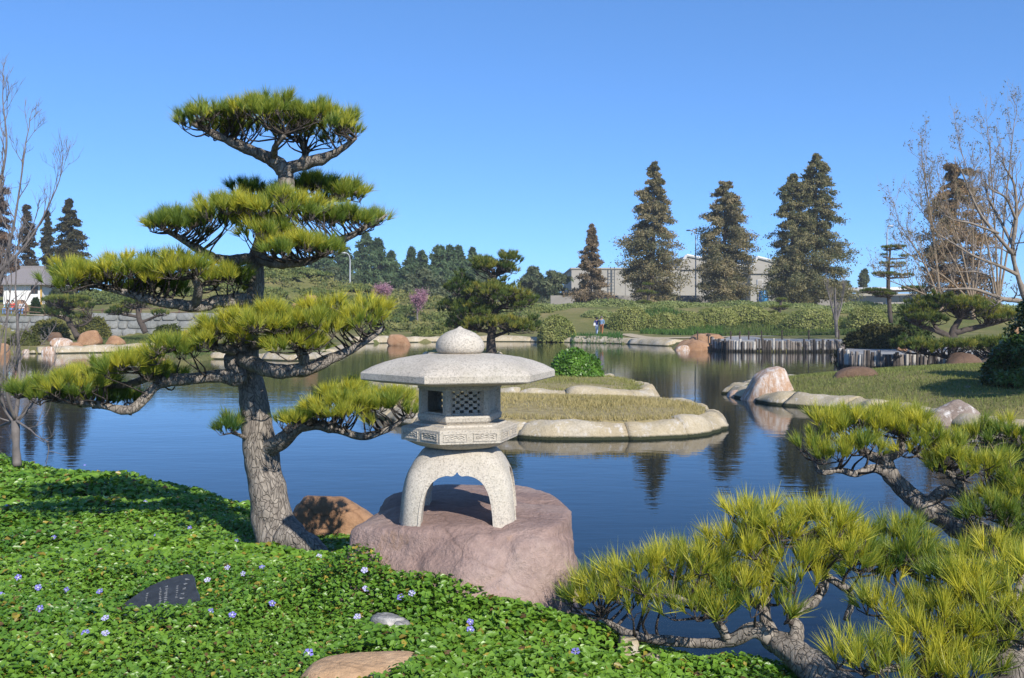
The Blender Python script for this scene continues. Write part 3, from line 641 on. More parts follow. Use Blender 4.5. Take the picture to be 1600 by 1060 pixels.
def cover_pts(n, rmin, rmax, a0, a1, seed):
    r = np.random.default_rng(seed); q = np.sqrt(r.uniform(rmin ** 2, rmax ** 2, n)); a = r.uniform(a0, a1, n)
    p = np.c_[np.sin(a) * q, np.cos(a) * q]; d = sdf(p, POND)
    ok = d > -.02
    # keep bare: plaque, bottom rock, soil by the front pine
    uv = p - pc[:2]; ok &= ((uv[:, 0] / .20) ** 2 + ((uv[:, 1] + .09) / .30) ** 2 > 1)
    s = p - SOIL; ok &= ~(((s[:, 0] / .26) ** 2 + ((s[:, 1] + .04) / .24) ** 2 < 1) & (r.random(n) < .9))
    s = p - P(575, 1085, 4.2)[:2]; ok &= ((s[:, 0] / .2) ** 2 + (s[:, 1] / .2) ** 2 > 1)
    s = p - trunk_xy; ok &= ((s[:, 0] / .2) ** 2 + (s[:, 1] / .2) ** 2 > 1)
    s = p - P(612, 985, 4.85)[:2]; ok &= ((s[:, 0] / .09) ** 2 + ((s[:, 1] + .03) / .09) ** 2 > 1)
    p = p[ok]; d = d[ok]
    return p, d
def cover(n, rmin, rmax, a0, a1, size, seed):
    p, d = cover_pts(n, rmin, rmax, a0, a1, seed); r = np.random.default_rng(seed + 1)
    ch = cover_h(p[:, 0], p[:, 1]); z = H(p[:, 0], p[:, 1]) + ch * r.uniform(.3, 1.08, len(p)) ** .5
    return leaf_mesh(p, z, size, seed)
parts_ = [cover(122000, 3.7, 6.4, R(-29), R(26), .040, 51), cover(56000, 6.4, 9.5, R(-30), R(2), .050, 52), cover(30000, 9.5, 16.0, R(-32), R(-12), .070, 53), cover(16000, 3.7, 7.6, R(26), R(46), .058, 54)]
off = 0; VV = []; FF = []; CC = []
for v_, f_, c_ in parts_: VV.append(v_); FF.append(f_ + off); CC.append(c_); off += len(v_)
cov = mk('periwinkle_leaves', np.vstack(VV), np.vstack(FF), M['leaf'], cols=np.vstack(CC))
tag(cov, 'dense glossy green periwinkle leaves covering the near bank', kind='stuff')

M['eye'] = plain('flower_eye', (.75, .75, .55), .7, .05)
def flower(px, py, label, s=.019, pale=0.0, seed=0):
    c = on_cover(px, py) + np.array([0, -.01, .012]); r = np.random.default_rng(seed)
    N = np.array([r.normal(0, .3), -.75 + r.normal(0, .25), .8]); N /= np.linalg.norm(N); T = np.cross(N, [0, 0, 1.0]); T /= np.linalg.norm(T); B = np.cross(N, T)
    V = [c]; Fs = []; cols = [(.6, .6, .85)]; a0 = r.uniform(0, 6)
    for k in range(5):
        a = a0 + k * 2 * math.pi / 5; m0 = len(V)
        for (da, rr, up) in ((-.42, .55, .1), (-.55, .92, .15), (.15, 1.08, .12), (.52, .9, .08), (.40, .55, .06)):
            V.append(c + s * (rr * (math.cos(a + da) * T + math.sin(a + da) * B) + N * up)); cols.append(tuple(np.array([.22, .19, .68]) * (1 - pale) + np.array([.68, .66, .86]) * pale))
        Fs.append((0, m0, m0 + 1, m0 + 2, m0 + 3, m0 + 4))
    o = mk('periwinkle_flower', V, Fs, M['petal'], base=c, cols=np.array(cols)); tag(o, label, 'flower', 'violet periwinkle flowers in the ground cover')
    b = MB(); a = np.arange(5) * 2 * math.pi / 5; b.add(np.array([c + N * .003 + s * .17 * (math.cos(q) * T + math.sin(q) * B) for q in a]), [(0, 1, 2, 3, 4)]); b.build('flower_eye', M['eye'], o)
FL = [(133, 728, 'lone violet flower in the leaves near the far water edge, right of the young tree'), (337, 769, 'violet flower in the shade left of the pine trunk'),
 (228, 786, 'bright violet flower alone in the upper middle of the left leaf bank'), (10, 793, 'violet flower at the left picture edge, uppermost there'),
 (297, 827, 'violet flower left of the pine foot, right one of two'), (245, 839, 'violet flower left of the pine foot, left one of two'),
 (85, 842, 'half hidden violet flower in the left leaf bank above the cluster'), (370, 848, 'violet flower just left of the foot of the pine trunk'),
 (356, 890, 'pale flower right above the whitest flower, behind the plaque'), (380, 900, 'whitish flower between the plaque and the violet flower below the pine'),
 (410, 889, 'deep violet flower straight below the foot of the pine'), (325, 909, 'whitest flower, touching the upper right of the dark plaque'),
 (30, 905, 'violet flower first from the left in the row of four'), (61, 921, 'violet flower second from the left in the row of four'),
 (105, 925, 'violet flower third from the left in the row of four'), (157, 927, 'violet flower nearest to the left tip of the plaque'),
 (3, 933, 'violet flower half cut by the left picture edge'), (64, 954, 'violet flower beneath the row of four at lower left'),
 (166, 969, 'violet flower below the left tip of the plaque'), (135, 992, 'lowest violet flower at lower left, left of a pale one'),
 (166, 993, 'pale flower seen edge on beside the lowest violet flower'), (330, 959, 'violet flower just under the right end of the plaque'),
 (364, 964, 'small violet flower right of the one under the plaque'), (499, 872, 'pale violet flower between the pine foot and the lantern rock'),
 (570, 894, 'pale violet flower below the left end of the lantern rock'), (614, 882, 'pale flower closest to the front of the lantern rock'),
 (572, 923, 'small whitish flower in the leaves under the left lantern leg'), (626, 936, 'deep violet flower in the leaves in front of the lantern rock'),
 (644, 930, 'pale half closed flower right of the deep violet one before the rock'), (426, 946, 'small violet flower midway between plaque and grey stone'),
 (559, 967, 'pale violet flower left of the small grey stone'), (735, 975, 'upper one of two touching violet flowers under the lantern rock'),
 (735, 987, 'lower one of two touching violet flowers under the lantern rock'), (483, 1024, 'large violet flower beside the orange rock at the bottom edge'),
 (899, 1022, 'violet flower in shade under the left end of the front pine')]
PALE = {356, 380, 325, 614, 572, 644, 166, 499, 570, 559}
for k, (x, y, l) in enumerate(FL): flower(x, y, l, .019 if y < 1010 else .022, (.9 if x == 325 else .65) if x in PALE else .1, k + 1)

z_ = hz(*SOIL); rock('bare_soil', (SOIL[0], SOIL[1], z_ - .01), (.30, .26, .07), 31, M['tansoil'], 'patch of bare tan soil under the left end of the front pine', 'soil', sub=4, p=6, rough=.12)['kind'] = 'structure'
rock('stone', (SOIL[0] + .06, SOIL[1] + .1, z_ + .07), (.07, .06, .06), 26, M['edging'], 'cream stone half under the left end of the front pine', 'stone', sub=4)
rock('stone', (SOIL[0] + .17, SOIL[1] - .02, z_ + .05), (.06, .05, .035), 27, M['edging'], 'flat tan stone on bare soil beside the lantern rock', 'stone', sub=4)
# ------------------------------------------------------------------ pines
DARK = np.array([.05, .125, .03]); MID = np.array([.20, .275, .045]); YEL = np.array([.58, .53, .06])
def unit(v): return v / (np.linalg.norm(v, axis=-1, keepdims=True) + 1e-9)
def needles(pos, axis, colt, n, L, w, r, spread=(.1, 1.0), up=.12, pal=(DARK, MID, YEL)):
    """n needles round each shoot; colt 0..1 from dark green to yellow"""
    m = len(pos); ax = np.repeat(axis, n, 0); b = np.repeat(pos, n, 0); ct = np.repeat(colt, n)
    e = unit(np.cross(ax, r.normal(size=(m * n, 3)))); th = r.uniform(spread[0], spread[1], m * n) * r.uniform(.6, 1, m * n)
    d = unit(ax * np.cos(th)[:, None] + e * np.sin(th)[:, None] + np.array([0, 0, up])); l = L * r.uniform(.55, 1.12, m * n) * np.repeat(r.uniform(.7, 1.25, m), n)
    b = b - ax * (r.uniform(0, .5, m * n) * L)[:, None] * .6
    s = unit(np.cross(d, r.normal(size=(m * n, 3)))) * (w * .5)
    V = np.stack([b - s, b + s, b + d * l[:, None]], 1).reshape(-1, 3)
    ct = np.clip(ct + r.normal(0, .13, m * n), 0, 1)[:, None]
    C = np.where(ct < .5, pal[0] + (pal[1] - pal[0]) * ct * 2, pal[1] + (pal[2] - pal[1]) * (ct * 2 - 1))
    return V, np.repeat(C, 3, 0)
def limb_pts(pix, k=7):
    q = smooth_path([(a, b_, c_, d_) for a, b_, c_, d_ in pix], k)
    return np.array([P(a, b_, c_) for a, b_, c_, _ in q]), np.array([d_ * c_ / F for _, _, c_, d_ in q])
def pine(name, label, base, limbs, pads, rc, tn, nn, L, w, seed, trunk_n=28, twr=.004, yel=.55, bark='bark', group=None, trunk_fine=True, pal=(DARK, MID, YEL), twigseg=5, flat=.85, shrink=1.0, drop=0.0):
    """limbs: lists of (px, py, distance, radius px), first one the trunk; pads: (px, py, distance, half width px, half height px, half depth m, yellow)"""
    r = np.random.default_rng(seed); t = thing(name, base, label, 'tree', group); LP = []
    for k, lb in enumerate(limbs):
        pts, rad_ = limb_pts(lb, 14 if (k == 0 and trunk_fine) else 7); nn_ = trunk_n if k == 0 else max(8, trunk_n // 2)
        V, Fs = tube(pts, rad_, nn_)
        amp = np.repeat(rad_, nn_)
        V = V + (V - np.repeat(pts, nn_, 0)) * (.22 * fbm(V / max(rad_.max(), 1e-3) * .9, 4, seed + k))[:, None]
        mk('trunk' if k == 0 else 'branch', V, Fs, M[bark], t, smooth=True)
        LP.append(np.c_[pts, rad_])
    allp = np.vstack(LP)
    for (px, py, D, hwp, hhp, hd, ye) in pads:
        c = P(px, py, D) - np.array([0, 0, drop]); sh = shrink * .55 * (rc + .6 * L); hw_ = max(hwp * D / F - sh, .45 * hwp * D / F); hh = max(hhp * D / F - .35 * sh, .5 * hhp * D / F); area = math.pi * hw_ * hd
        m = max(4, int(area / (rc * rc * 1.5))); cand = []
        for _ in range(m):
            best = None
            for _ in range(8):
                a = r.uniform(0, 2 * math.pi); q = math.sqrt(r.random()); u = np.array([math.cos(a) * q, math.sin(a) * q])
                dd = min([np.hypot(*(u - o)) for o in cand], default=9)
                if best is None or dd > best[0]: best = (dd, u)
            cand.append(best[1])
        U = np.array(cand); q = np.hypot(U[:, 0], U[:, 1])
        node = c + np.c_[U[:, 0] * hw_, U[:, 1] * hd, hh * (-.55 + 1.1 * np.sqrt(np.clip(1 - q * q * flat, 0, 1)) + r.normal(0, .24, m))]
        tp = []; ta = []; tb = []; A9 = []; R9 = []; A3 = []
        for i in range(m):
            nd = node[i]; k_ = max(3, int(tn * r.uniform(.75, 1.3)))
            dv = r.normal(size=(k_, 3)); dv[:, 2] = np.abs(dv[:, 2]) * .9 + .05; dv = unit(dv)
            out = np.array([U[i, 0], U[i, 1], 0]) * .5
            pos = nd + dv * rc * np.array([1, 1, .62]) * r.uniform(.55, 1.05, (k_, 1)); ax = unit(dv * .65 + out * .8 + np.array([0, 0, .95]) + r.normal(0, .12, (k_, 3)))
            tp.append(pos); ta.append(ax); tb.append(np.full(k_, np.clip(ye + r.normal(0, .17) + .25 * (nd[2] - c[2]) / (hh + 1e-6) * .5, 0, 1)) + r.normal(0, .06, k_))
            low = nd - np.array([0, 0, rc * .55])
            dist = np.linalg.norm((allp[:, :3] - low) * np.array([1, 1, 1.25]), axis=1) + np.maximum(allp[:, 2] - low[2], 0) * 3; s = allp[dist.argmin(), :3]
            mid = (s * .5 + low * .5) + r.normal(0, .09, 3) * np.linalg.norm(low - s)
            r0 = min(allp[dist.argmin(), 3] * .6, twr * 2.6)
            A9.append(smooth_path([s, mid, low], 3)); R9.append(np.linspace(r0, twr * 1.1, 7))
            for p_ in pos[:: (1 if twigseg > 4 else 3)]: A3.append([low, (low + p_) / 2 + r.normal(0, .12, 3) * rc - np.array([0, 0, .1 * rc]), p_])
        tp = np.vstack(tp); ta = np.vstack(ta); tb = np.concatenate(tb)
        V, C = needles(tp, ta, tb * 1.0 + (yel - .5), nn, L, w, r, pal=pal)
        o = mk('foliage_pad', V, np.arange(len(V)).reshape(-1, 3), M['needle'], t, cols=C); o['kind'] = 'stuff'
        V1, F1 = tubes_batch(A9, R9, twigseg); V2, F2 = tubes_batch(A3, np.tile(np.array([twr * .9, twr * .7, twr * .45]), (len(A3), 1)), max(3, twigseg - 1))
        mk('twigs', np.vstack([V1, V2]), np.vstack([F1, F2 + len(V1)]), M['twig'], o)['kind'] = 'stuff'
    return t

# the tall cloud pruned pine left of the lantern
D0 = 7.3
def T(l, d=D0): return [(a, b_, d + (q[0] if q else 0), c_) for a, b_, c_, *q in l]
bp_limbs = [T([(462, 884, 52), (447, 850, 40), (430, 815, 31), (420, 780, 28), (412, 735, 27), (405, 690, 26), (397, 640, 23), (390, 590, 21), (386, 548, 18), (392, 500, 13), (399, 450, 12), (401, 405, 11), (415, 365, 11), (436, 330, 11.5), (447, 300, 12), (446, 262, 11)]),
  T([(447, 840, 26, -.1), (478, 850, 18, -.22), (510, 868, 7, -.3)]),
  T([(446, 266, 12), (425, 250, 11, -.05), (385, 232, 9, -.1), (340, 212, 6.5, -.15), (300, 192, 4, -.2)]), T([(446, 266, 11), (470, 258, 9.5), (505, 248, 8, -.05), (535, 232, 5, -.1), (556, 215, 3.5, -.15)]),
  T([(428, 250, 6), (430, 230, 5, -.25), (445, 210, 4, -.35)]), T([(470, 258, 6), (478, 238, 5, .25), (470, 215, 4, .4)]),
  T([(398, 470, 12), (350, 470, 11, -.1), (305, 478, 9.5, -.2), (250, 472, 7.5, -.25), (185, 455, 5.5, -.25), (110, 437, 3, -.25)]), T([(305, 478, 8, -.2), (310, 450, 6, -.35), (300, 430, 4, -.4)]),
  T([(385, 560, 16), (366, 562, 15, -.15), (372, 590, 11, -.2), (340, 588, 10, -.25), (295, 592, 9, -.25), (250, 600, 8, -.25), (205, 640, 6.5, -.3), (150, 632, 5.5, -.3), (90, 626, 4, -.3), (25, 610, 2.5, -.3)]), T([(290, 592, 7, -.25), (240, 588, 6.5, -.15), (205, 600, 5.5, -.05), (170, 605, 3, 0)]), T([(235, 590, 5, -.2), (225, 570, 4, -.35), (235, 555, 3, -.4)]),
  T([(370, 556, 13, -.12), (395, 568, 13, -.32), (430, 580, 11.5, -.38), (475, 578, 10.5, -.38), (520, 560, 8.5, -.35), (560, 540, 6, -.3), (600, 512, 3.5, -.25)]), T([(478, 576, 9, -.38), (470, 550, 8, -.45), (450, 525, 6, -.5)]), T([(385, 550, 10, -.1), (350, 545, 7, -.35), (320, 540, 4, -.4)]), T([(392, 540, 11, -.1), (425, 530, 9, -.1), (460, 515, 6, .05)]),
  T([(410, 705, 14), (440, 690, 12, -.15), (470, 666, 9.5, -.2), (515, 668, 8, -.2), (565, 682, 6, -.2), (610, 668, 4.5, -.2), (648, 640, 2.5, -.15)]),
  T([(402, 402, 9), (360, 408, 8.5, -.15), (325, 398, 7, -.25), (285, 375, 5, -.3), (245, 350, 3, -.35)]), T([(404, 405, 9), (440, 412, 8, -.3), (480, 408, 6, -.4), (520, 392, 4, -.4)]),
  T([(430, 345, 8), (490, 385, 7, -.05), (540, 372, 6, 0), (580, 350, 4, 0), (605, 336, 2.5, 0)]), T([(446, 305, 8), (490, 318, 6, .3), (540, 306, 4, .4), (570, 298, 2.5, .4)]), T([(446, 305, 6), (410, 310, 5, .3), (385, 302, 3, .45)]),
  T([(392, 690, 4), (378, 682, 3, -.15), (362, 676, 2.5, -.25)])]
bp_pads = [(338, 185, D0 - .15, 58, 25, .34, .55), (425, 176, D0 - .1, 74, 28, .48, .6), (510, 188, D0 - .1, 56, 36, .4, .58),
  (500, 290, D0 + .4, 72, 20, .3, .45), (395, 293, D0 + .45, 38, 15, .24, .25), (545, 296, D0 + .35, 28, 16, .2, .62),
  (280, 345, D0 - .3, 52, 32, .3, .5), (355, 336, D0 - .38, 62, 36, .34, .58), (445, 325, D0 - .4, 75, 36, .32, .66), (545, 335, D0 - .05, 60, 24, .3, .62), (470, 382, D0 - .55, 68, 24, .28, .68), (420, 355, D0 - .5, 50, 24, .2, .62),
  (130, 428, D0 - .25, 58, 26, .28, .66), (212, 418, D0 - .3, 64, 32, .34, .64), (290, 415, D0 - .38, 62, 34, .32, .62), (365, 430, D0 - .2, 40, 20, .25, .55), (240, 445, D0 + .1, 60, 20, .25, .4),
  (345, 518, D0 - .45, 46, 32, .28, .62), (415, 500, D0 - .5, 68, 28, .34, .72), (490, 498, D0 - .45, 68, 34, .36, .72), (568, 492, D0 - .35, 46, 32, .3, .72), (460, 530, D0 - .55, 56, 22, .2, .68),
  (62, 603, D0 - .3, 46, 20, .26, .62), (130, 590, D0 - .35, 58, 26, .32, .64), (205, 570, D0 - .35, 56, 30, .3, .66), (275, 540, D0 - .42, 46, 28, .26, .6), (160, 612, D0 + .05, 60, 20, .24, .35), (262, 582, D0 - .1, 34, 20, .2, .35),
  (470, 648, D0 - .3, 42, 20, .26, .6), (535, 628, D0 - .28, 62, 30, .34, .7), (605, 628, D0 - .2, 52, 28, .3, .68), (545, 602, D0 + .1, 34, 16, .2, .5), (358, 662, D0 - .25, 20, 22, .14, .3)]
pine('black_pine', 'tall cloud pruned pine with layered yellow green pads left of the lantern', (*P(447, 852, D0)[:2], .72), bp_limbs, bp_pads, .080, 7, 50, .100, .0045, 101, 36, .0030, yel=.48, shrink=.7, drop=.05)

# three pines at the lower right, close to the camera
fa_limbs = [[(1345, 1115, 4.35, 36), (1290, 1060, 4.5, 29), (1240, 1020, 4.65, 23), (1212, 1000, 4.75, 16)],
  [(1215, 1003, 4.75, 18), (1180, 985, 4.75, 13), (1140, 1003, 4.8, 10), (1090, 1005, 4.85, 8), (1030, 1000, 4.9, 7), (980, 990, 4.95, 6), (940, 965, 5.0, 4)], [(1140, 1003, 4.8, 8), (1110, 960, 4.75, 6), (1060, 935, 4.75, 5), (1010, 930, 4.8, 3.5)],
  [(1240, 1015, 4.65, 16), (1245, 985, 4.7, 11), (1238, 962, 4.75, 9), (1275, 935, 4.8, 8), (1290, 900, 4.85, 7), (1270, 860, 4.9, 6), (1250, 830, 4.9, 4)], [(1215, 1003, 4.75, 12), (1195, 960, 4.85, 9), (1200, 900, 4.95, 7), (1190, 850, 5.0, 5)],
  [(1195, 955, 4.85, 7), (1150, 920, 4.9, 6), (1100, 900, 4.95, 5), (1050, 905, 5.0, 3.5)], [(1290, 900, 4.85, 6), (1330, 930, 4.75, 6), (1322, 970, 4.7, 5)]]
fa_pads = [(945, 925, 5.0, 48, 32, .2, .68), (1010, 905, 4.95, 55, 34, .22, .7), (1080, 885, 4.95, 60, 40, .26, .72), (1150, 865, 4.95, 55, 45, .26, .75), (1190, 812, 5.0, 58, 32, .24, .8), (1275, 822, 4.95, 56, 30, .24, .78),
  (1095, 945, 4.75, 62, 24, .2, .72), (1175, 935, 4.75, 70, 32, .22, .76), (1310, 868, 4.8, 50, 36, .22, .76), (1245, 890, 4.8, 46, 34, .2, .78), (1000, 945, 4.9, 46, 22, .18, .68), (905, 938, 5.05, 26, 20, .14, .62), (1225, 850, 4.9, 44, 30, .2, .78), (1130, 905, 4.85, 50, 28, .2, .7)]
pine('front_pine', 'low spreading yellow green pine at the bottom, right of the lantern rock', (*P(1345, 1110, 4.35)[:2], .78), fa_limbs, fa_pads, .080, 4, 32, .130, .0050, 102, 30, .0040, yel=.54, shrink=.3)
fc_limbs = [[(1625, 1120, 3.9, 48), (1592, 1060, 4.0, 35), (1572, 1005, 4.1, 27), (1560, 960, 4.15, 20), (1540, 930, 4.2, 12)],
  [(1575, 1010, 4.1, 14), (1530, 1015, 4.1, 10), (1480, 1010, 4.1, 8), (1420, 1040, 4.05, 6), (1350, 1050, 4.0, 4)], [(1560, 960, 4.15, 12), (1500, 985, 4.25, 8), (1430, 980, 4.35, 6), (1390, 960, 4.45, 4)], [(1565, 980, 4.1, 12), (1590, 930, 4.3, 8), (1600, 890, 4.4, 5)]]
fc_pads = [(1340, 1028, 4.0, 38, 34, .16, .76), (1400, 1040, 4.0, 60, 34, .2, .78), (1490, 1048, 3.95, 60, 30, .18, .74), (1470, 965, 4.2, 62, 40, .22, .76), (1545, 945, 4.15, 62, 44, .24, .78), (1610, 920, 4.2, 50, 44, .22, .8), (1400, 950, 4.45, 52, 28, .18, .72), (1545, 1015, 4.05, 56, 30, .2, .74), (1450, 1000, 4.1, 50, 26, .18, .72), (1600, 985, 4.0, 50, 40, .2, .78), (1500, 915, 4.3, 50, 30, .2, .7)]
pine('front_pine', 'yellow needled pine filling the bottom right corner of the picture', (*P(1620, 1115, 3.9)[:2], .8), fc_limbs, fc_pads, .076, 4, 32, .122, .0046, 103, 30, .0040, yel=.54, shrink=.3)
fb_limbs = [[(2060, 1130, 5.2, 38), (1920, 1075, 5.55, 33), (1800, 1010, 5.9, 30), (1700, 935, 6.2, 28), (1600, 865, 6.5, 24), (1540, 838, 6.7, 21), (1490, 818, 6.85, 19), (1445, 793, 6.95, 17), (1412, 765, 7.0, 15), (1390, 740, 7.0, 13), (1382, 712, 7.0, 10)],
  [(1390, 740, 7.0, 9), (1365, 732, 6.95, 7), (1338, 740, 6.9, 6), (1310, 735, 6.9, 5), (1282, 738, 6.85, 4), (1272, 720, 6.85, 3)], [(1384, 720, 7, 9), (1355, 710, 7.05, 7), (1340, 695, 7.1, 5)], [(1384, 715, 7, 9), (1405, 705, 7.1, 7), (1408, 682, 7.15, 5)],
  [(1445, 793, 6.95, 12), (1478, 768, 6.85, 9), (1505, 775, 6.8, 8), (1490, 745, 6.8, 7), (1450, 722, 6.85, 5), (1425, 705, 6.9, 3)], [(1505, 775, 6.8, 7), (1560, 765, 6.7, 6), (1590, 740, 6.7, 4)], [(1600, 865, 6.5, 12), (1590, 820, 6.4, 8), (1560, 800, 6.3, 5)], [(1540, 838, 6.7, 10), (1470, 880, 6.2, 8), (1400, 880, 5.9, 6), (1370, 870, 5.8, 4)], [(1640, 890, 6.4, 10), (1640, 760, 6.9, 8), (1590, 690, 7.2, 5)]]
fb_pads = [(1285, 700, 6.85, 38, 34, .2, .66), (1318, 660, 7.1, 55, 24, .28, .72), (1345, 700, 6.8, 40, 26, .2, .6), (1395, 660, 7.15, 62, 26, .3, .7), (1445, 690, 6.9, 50, 34, .26, .68), (1500, 720, 6.75, 52, 32, .25, .62), (1560, 735, 6.65, 44, 34, .22, .6), (1560, 680, 7.2, 56, 22, .26, .56),
  (1395, 850, 5.8, 66, 36, .28, .5), (1355, 880, 5.6, 50, 30, .22, .6), (1440, 880, 5.75, 48, 30, .22, .48), (1555, 880, 5.4, 62, 38, .26, .58), (1560, 805, 6.3, 55, 32, .26, .38), (1610, 830, 6.1, 50, 36, .24, .45), (1325, 850, 5.6, 42, 26, .2, .6), (1600, 770, 6.5, 50, 34, .24, .5)]
pine('front_pine', 'leaning pine whose dark trunk reaches over the water from the right edge', (*P(2040, 1120, 5.25)[:2], .4), fb_limbs, fb_pads, .088, 5, 40, .124, .0052, 104, 30, .0042, yel=.55, shrink=.2, drop=.03)
ordn = ['first', 'second', 'third', 'fourth', 'fifth', 'sixth', 'seventh', 'eighth', 'ninth', 'tenth', 'eleventh', 'twelfth']
ordn += [w + 'th' for w in 'thirteen fourteen fifteen sixteen seventeen eighteen nineteen'.split()] + ['twentieth'] + ['twenty-' + w for w in ordn[:9]] + ['thirtieth'] + ['thirty-' + w for w in ordn[:9]]
# ------------------------------------------------------------------ far trees, shrubs
def onland(px, D, dz=0.0):
    q = P(px, 500, D); return np.array([q[0], q[1], hz(q[0], q[1]) + dz])
def leaf_tris(c, n, size, r, colA, colB, bias=None, elong=1.6, t=None, nrm=None):
    """random leaf faces at points c"""
    m = len(c); d = unit(r.normal(size=(m, 3)) + (0 if bias is None else bias)); s = unit(np.cross(d, r.normal(size=(m, 3)) if nrm is None else nrm)); l = size * r.uniform(.6, 1.3, m)
    V = np.stack([c - s * (l * .45)[:, None], c + s * (l * .45)[:, None], c + d * (l * elong)[:, None]], 1).reshape(-1, 3)
    t = (r.random(m) if t is None else np.clip(t + r.normal(0, .2, m), 0, 1))[:, None]
    return V, np.repeat(np.array(colA) * (1 - t) + np.array(colB) * t, 3, 0)
def conifer(name, label, px, ytop, D, hwp, seed, n=9000, colA=(.035, .045, .018), colB=(.14, .105, .04), ybase=None, droop=.25, top_w=.03, group=None, tops=1, size=None, gap=.42, shape=.75, cat='tree'):
    r = np.random.default_rng(seed); b0 = onland(px, D) if ybase is None else P(px, ybase, D); top = P(px, ytop, D); Hh = top[2] - b0[2]; Rr = hwp * D / F
    t = thing(name, b0, label, cat, group); cs = []; tb = MB(); lean = r.normal(0, .01 * Hh, 2)
    def axis(h): return np.array([b0[0] + lean[0] * h, b0[1] + lean[1] * h, b0[2] + Hh * h])
    mbt = MB(); mbt.tube([axis(h) for h in np.linspace(-.02, .98, 9)], np.linspace(.022, .003, 9) * Hh, 8); mbt.build('trunk', M['darkbark'], t)
    lev = max(24, int(Hh / .3)); brs = MB(); tt = []; pts = []
    wob = 1 + .35 * vnoise(np.c_[np.linspace(0, lev / 3.2, lev), np.zeros(lev), np.zeros(lev)], seed) + r.normal(0, .07, lev)
    for i in range(lev):
        h = .05 + .94 * (i + r.uniform(-.3, .3)) / lev; rad_ = Rr * max(top_w, (1 - h) ** shape) * wob[i] * (1 if h > .12 else .8)
        for k in range(r.integers(3, 5)):
            a = r.uniform(0, 2 * math.pi); ln = rad_ * r.uniform(1 - gap * 1.1, 1.1); d = np.array([math.cos(a), math.sin(a), 0]); o = axis(h)
            nb = max(8, int(3.3 * n / lev / 3.5)); s = np.sqrt(r.uniform(.04, 1, nb)); up = ln * r.uniform(-.15, .35)
            q = o + d * (s * ln)[:, None] + np.array([0, 0, 1.0]) * (up * s - droop * ln * s * s)[:, None]
            q = q + r.normal(0, 1, (nb, 3)) * np.array([.15, .15, .10]) * (ln * .6 + .08)
            pts.append(q); tt.append(np.full(nb, r.uniform(0, 1)) * .6 + .3 * s)
            if i % 3 == 0: brs.tube([o, o + d * ln * .5 + np.array([0, 0, up * .5 - droop * ln * .25]), o + d * ln + np.array([0, 0, up - droop * ln])], [.006 * Hh * (1 - h) + .01, .02, .008], 4, caps=False)
    pts = np.vstack(pts); V, C = leaf_tris(pts, 1, (size or .0021 * D) * .66, r, colA, colB, np.array([0, 0, -.25]), 1.7, np.concatenate(tt))
    o = mk('crown', V, np.arange(len(V)).reshape(-1, 3), M['farleaf'], t, cols=C); o['kind'] = 'stuff'
    brs.build('branches', M['darkbark'], t)['kind'] = 'stuff'
    return t
rust = dict(colA=(.10, .115, .055), colB=(.34, .27, .15)); RG = 'tall rust tinged redwoods behind the clipped hedges'
conifer('redwood', 'slim bare topped redwood, leftmost and smallest of the row behind the hedges', 922, 347, 138, 36, 201, 8000, (.11, .095, .065), (.33, .24, .15), group=RG, shape=.85, gap=.45)
conifer('redwood', 'tall pointed redwood in front of the pale warehouse, second of the row', 1018, 250, 140, 62, 202, 17000, group=RG, shape=.7, **rust)
conifer('redwood', 'blunt topped redwood with a ragged crown beside the lamp post', 1132, 282, 140, 62, 203, 16000, group=RG, shape=.5, top_w=.16, **rust)
tw_ = conifer('redwood', 'broadest and tallest redwood, right one of the row, with twin tops', 1272, 238, 140, 64, 204, 18000, (.085, .11, .05), (.28, .24, .12), group=RG, shape=.62, top_w=.05)
conifer('redwood', 'lower left twin leaning against the tallest redwood', 1238, 268, 139, 52, 205, 11000, (.085, .11, .05), (.28, .24, .12), group=RG, shape=.55, top_w=.08)
conifer('redwood', 'brown redwood behind the pale pruned sycamore at right', 1490, 255, 110, 74, 206, 15000, (.12, .09, .055), (.36, .23, .12), shape=.5, top_w=.3)
conifer('redwood', 'dark brown tree mass at the far left edge behind the bare twigs', -8, 270, 128, 44, 207, 14000, (.07, .05, .04), (.23, .15, .10), shape=.45, top_w=.3)
conifer('conifer', 'grey green conifer behind the white house, tallest of the left group', 112, 308, 135, 46, 208, 12000, (.03, .042, .022), (.12, .10, .05), shape=.7)
conifer('conifer', 'thin sparse conifer left of the tallest conifer behind the house', 76, 328, 140, 22, 209, 5000, (.035, .045, .03), (.11, .10, .06), shape=.7, gap=.5)
conifer('conifer', 'narrow columnar conifer half behind the bare twigs at left', 46, 318, 138, 16, 210, 5000, (.035, .045, .03), (.12, .09, .06), shape=.35)
TG = 'dark green conifers on the skyline beyond the pond'
sk = [(455, 395, 30, 'first'), (500, 388, 30, 'second'), (535, 378, 24, 'third'), (572, 362, 28, 'fourth'), (592, 372, 24, 'fifth'), (610, 392, 24, 'sixth'), (642, 386, 17, 'seventh'), (657, 392, 16, 'eighth'), (685, 384, 26, 'ninth'), (703, 382, 17, 'tenth'), (716, 384, 15, 'eleventh'), (738, 386, 18, 'twelfth')]
for k, (px, yt, hw_, w_) in enumerate(sk):
    conifer('conifer', f'dark green skyline conifer, {w_} from the left between the big pine and the lantern', px, yt, 185 + 6 * (k % 4), hw_ * 1.6, 220 + k, 3000, (.045, .095, .042), (.14, .20, .09), group=TG, shape=.68, droop=.1, gap=.35, size=.58, top_w=.03)
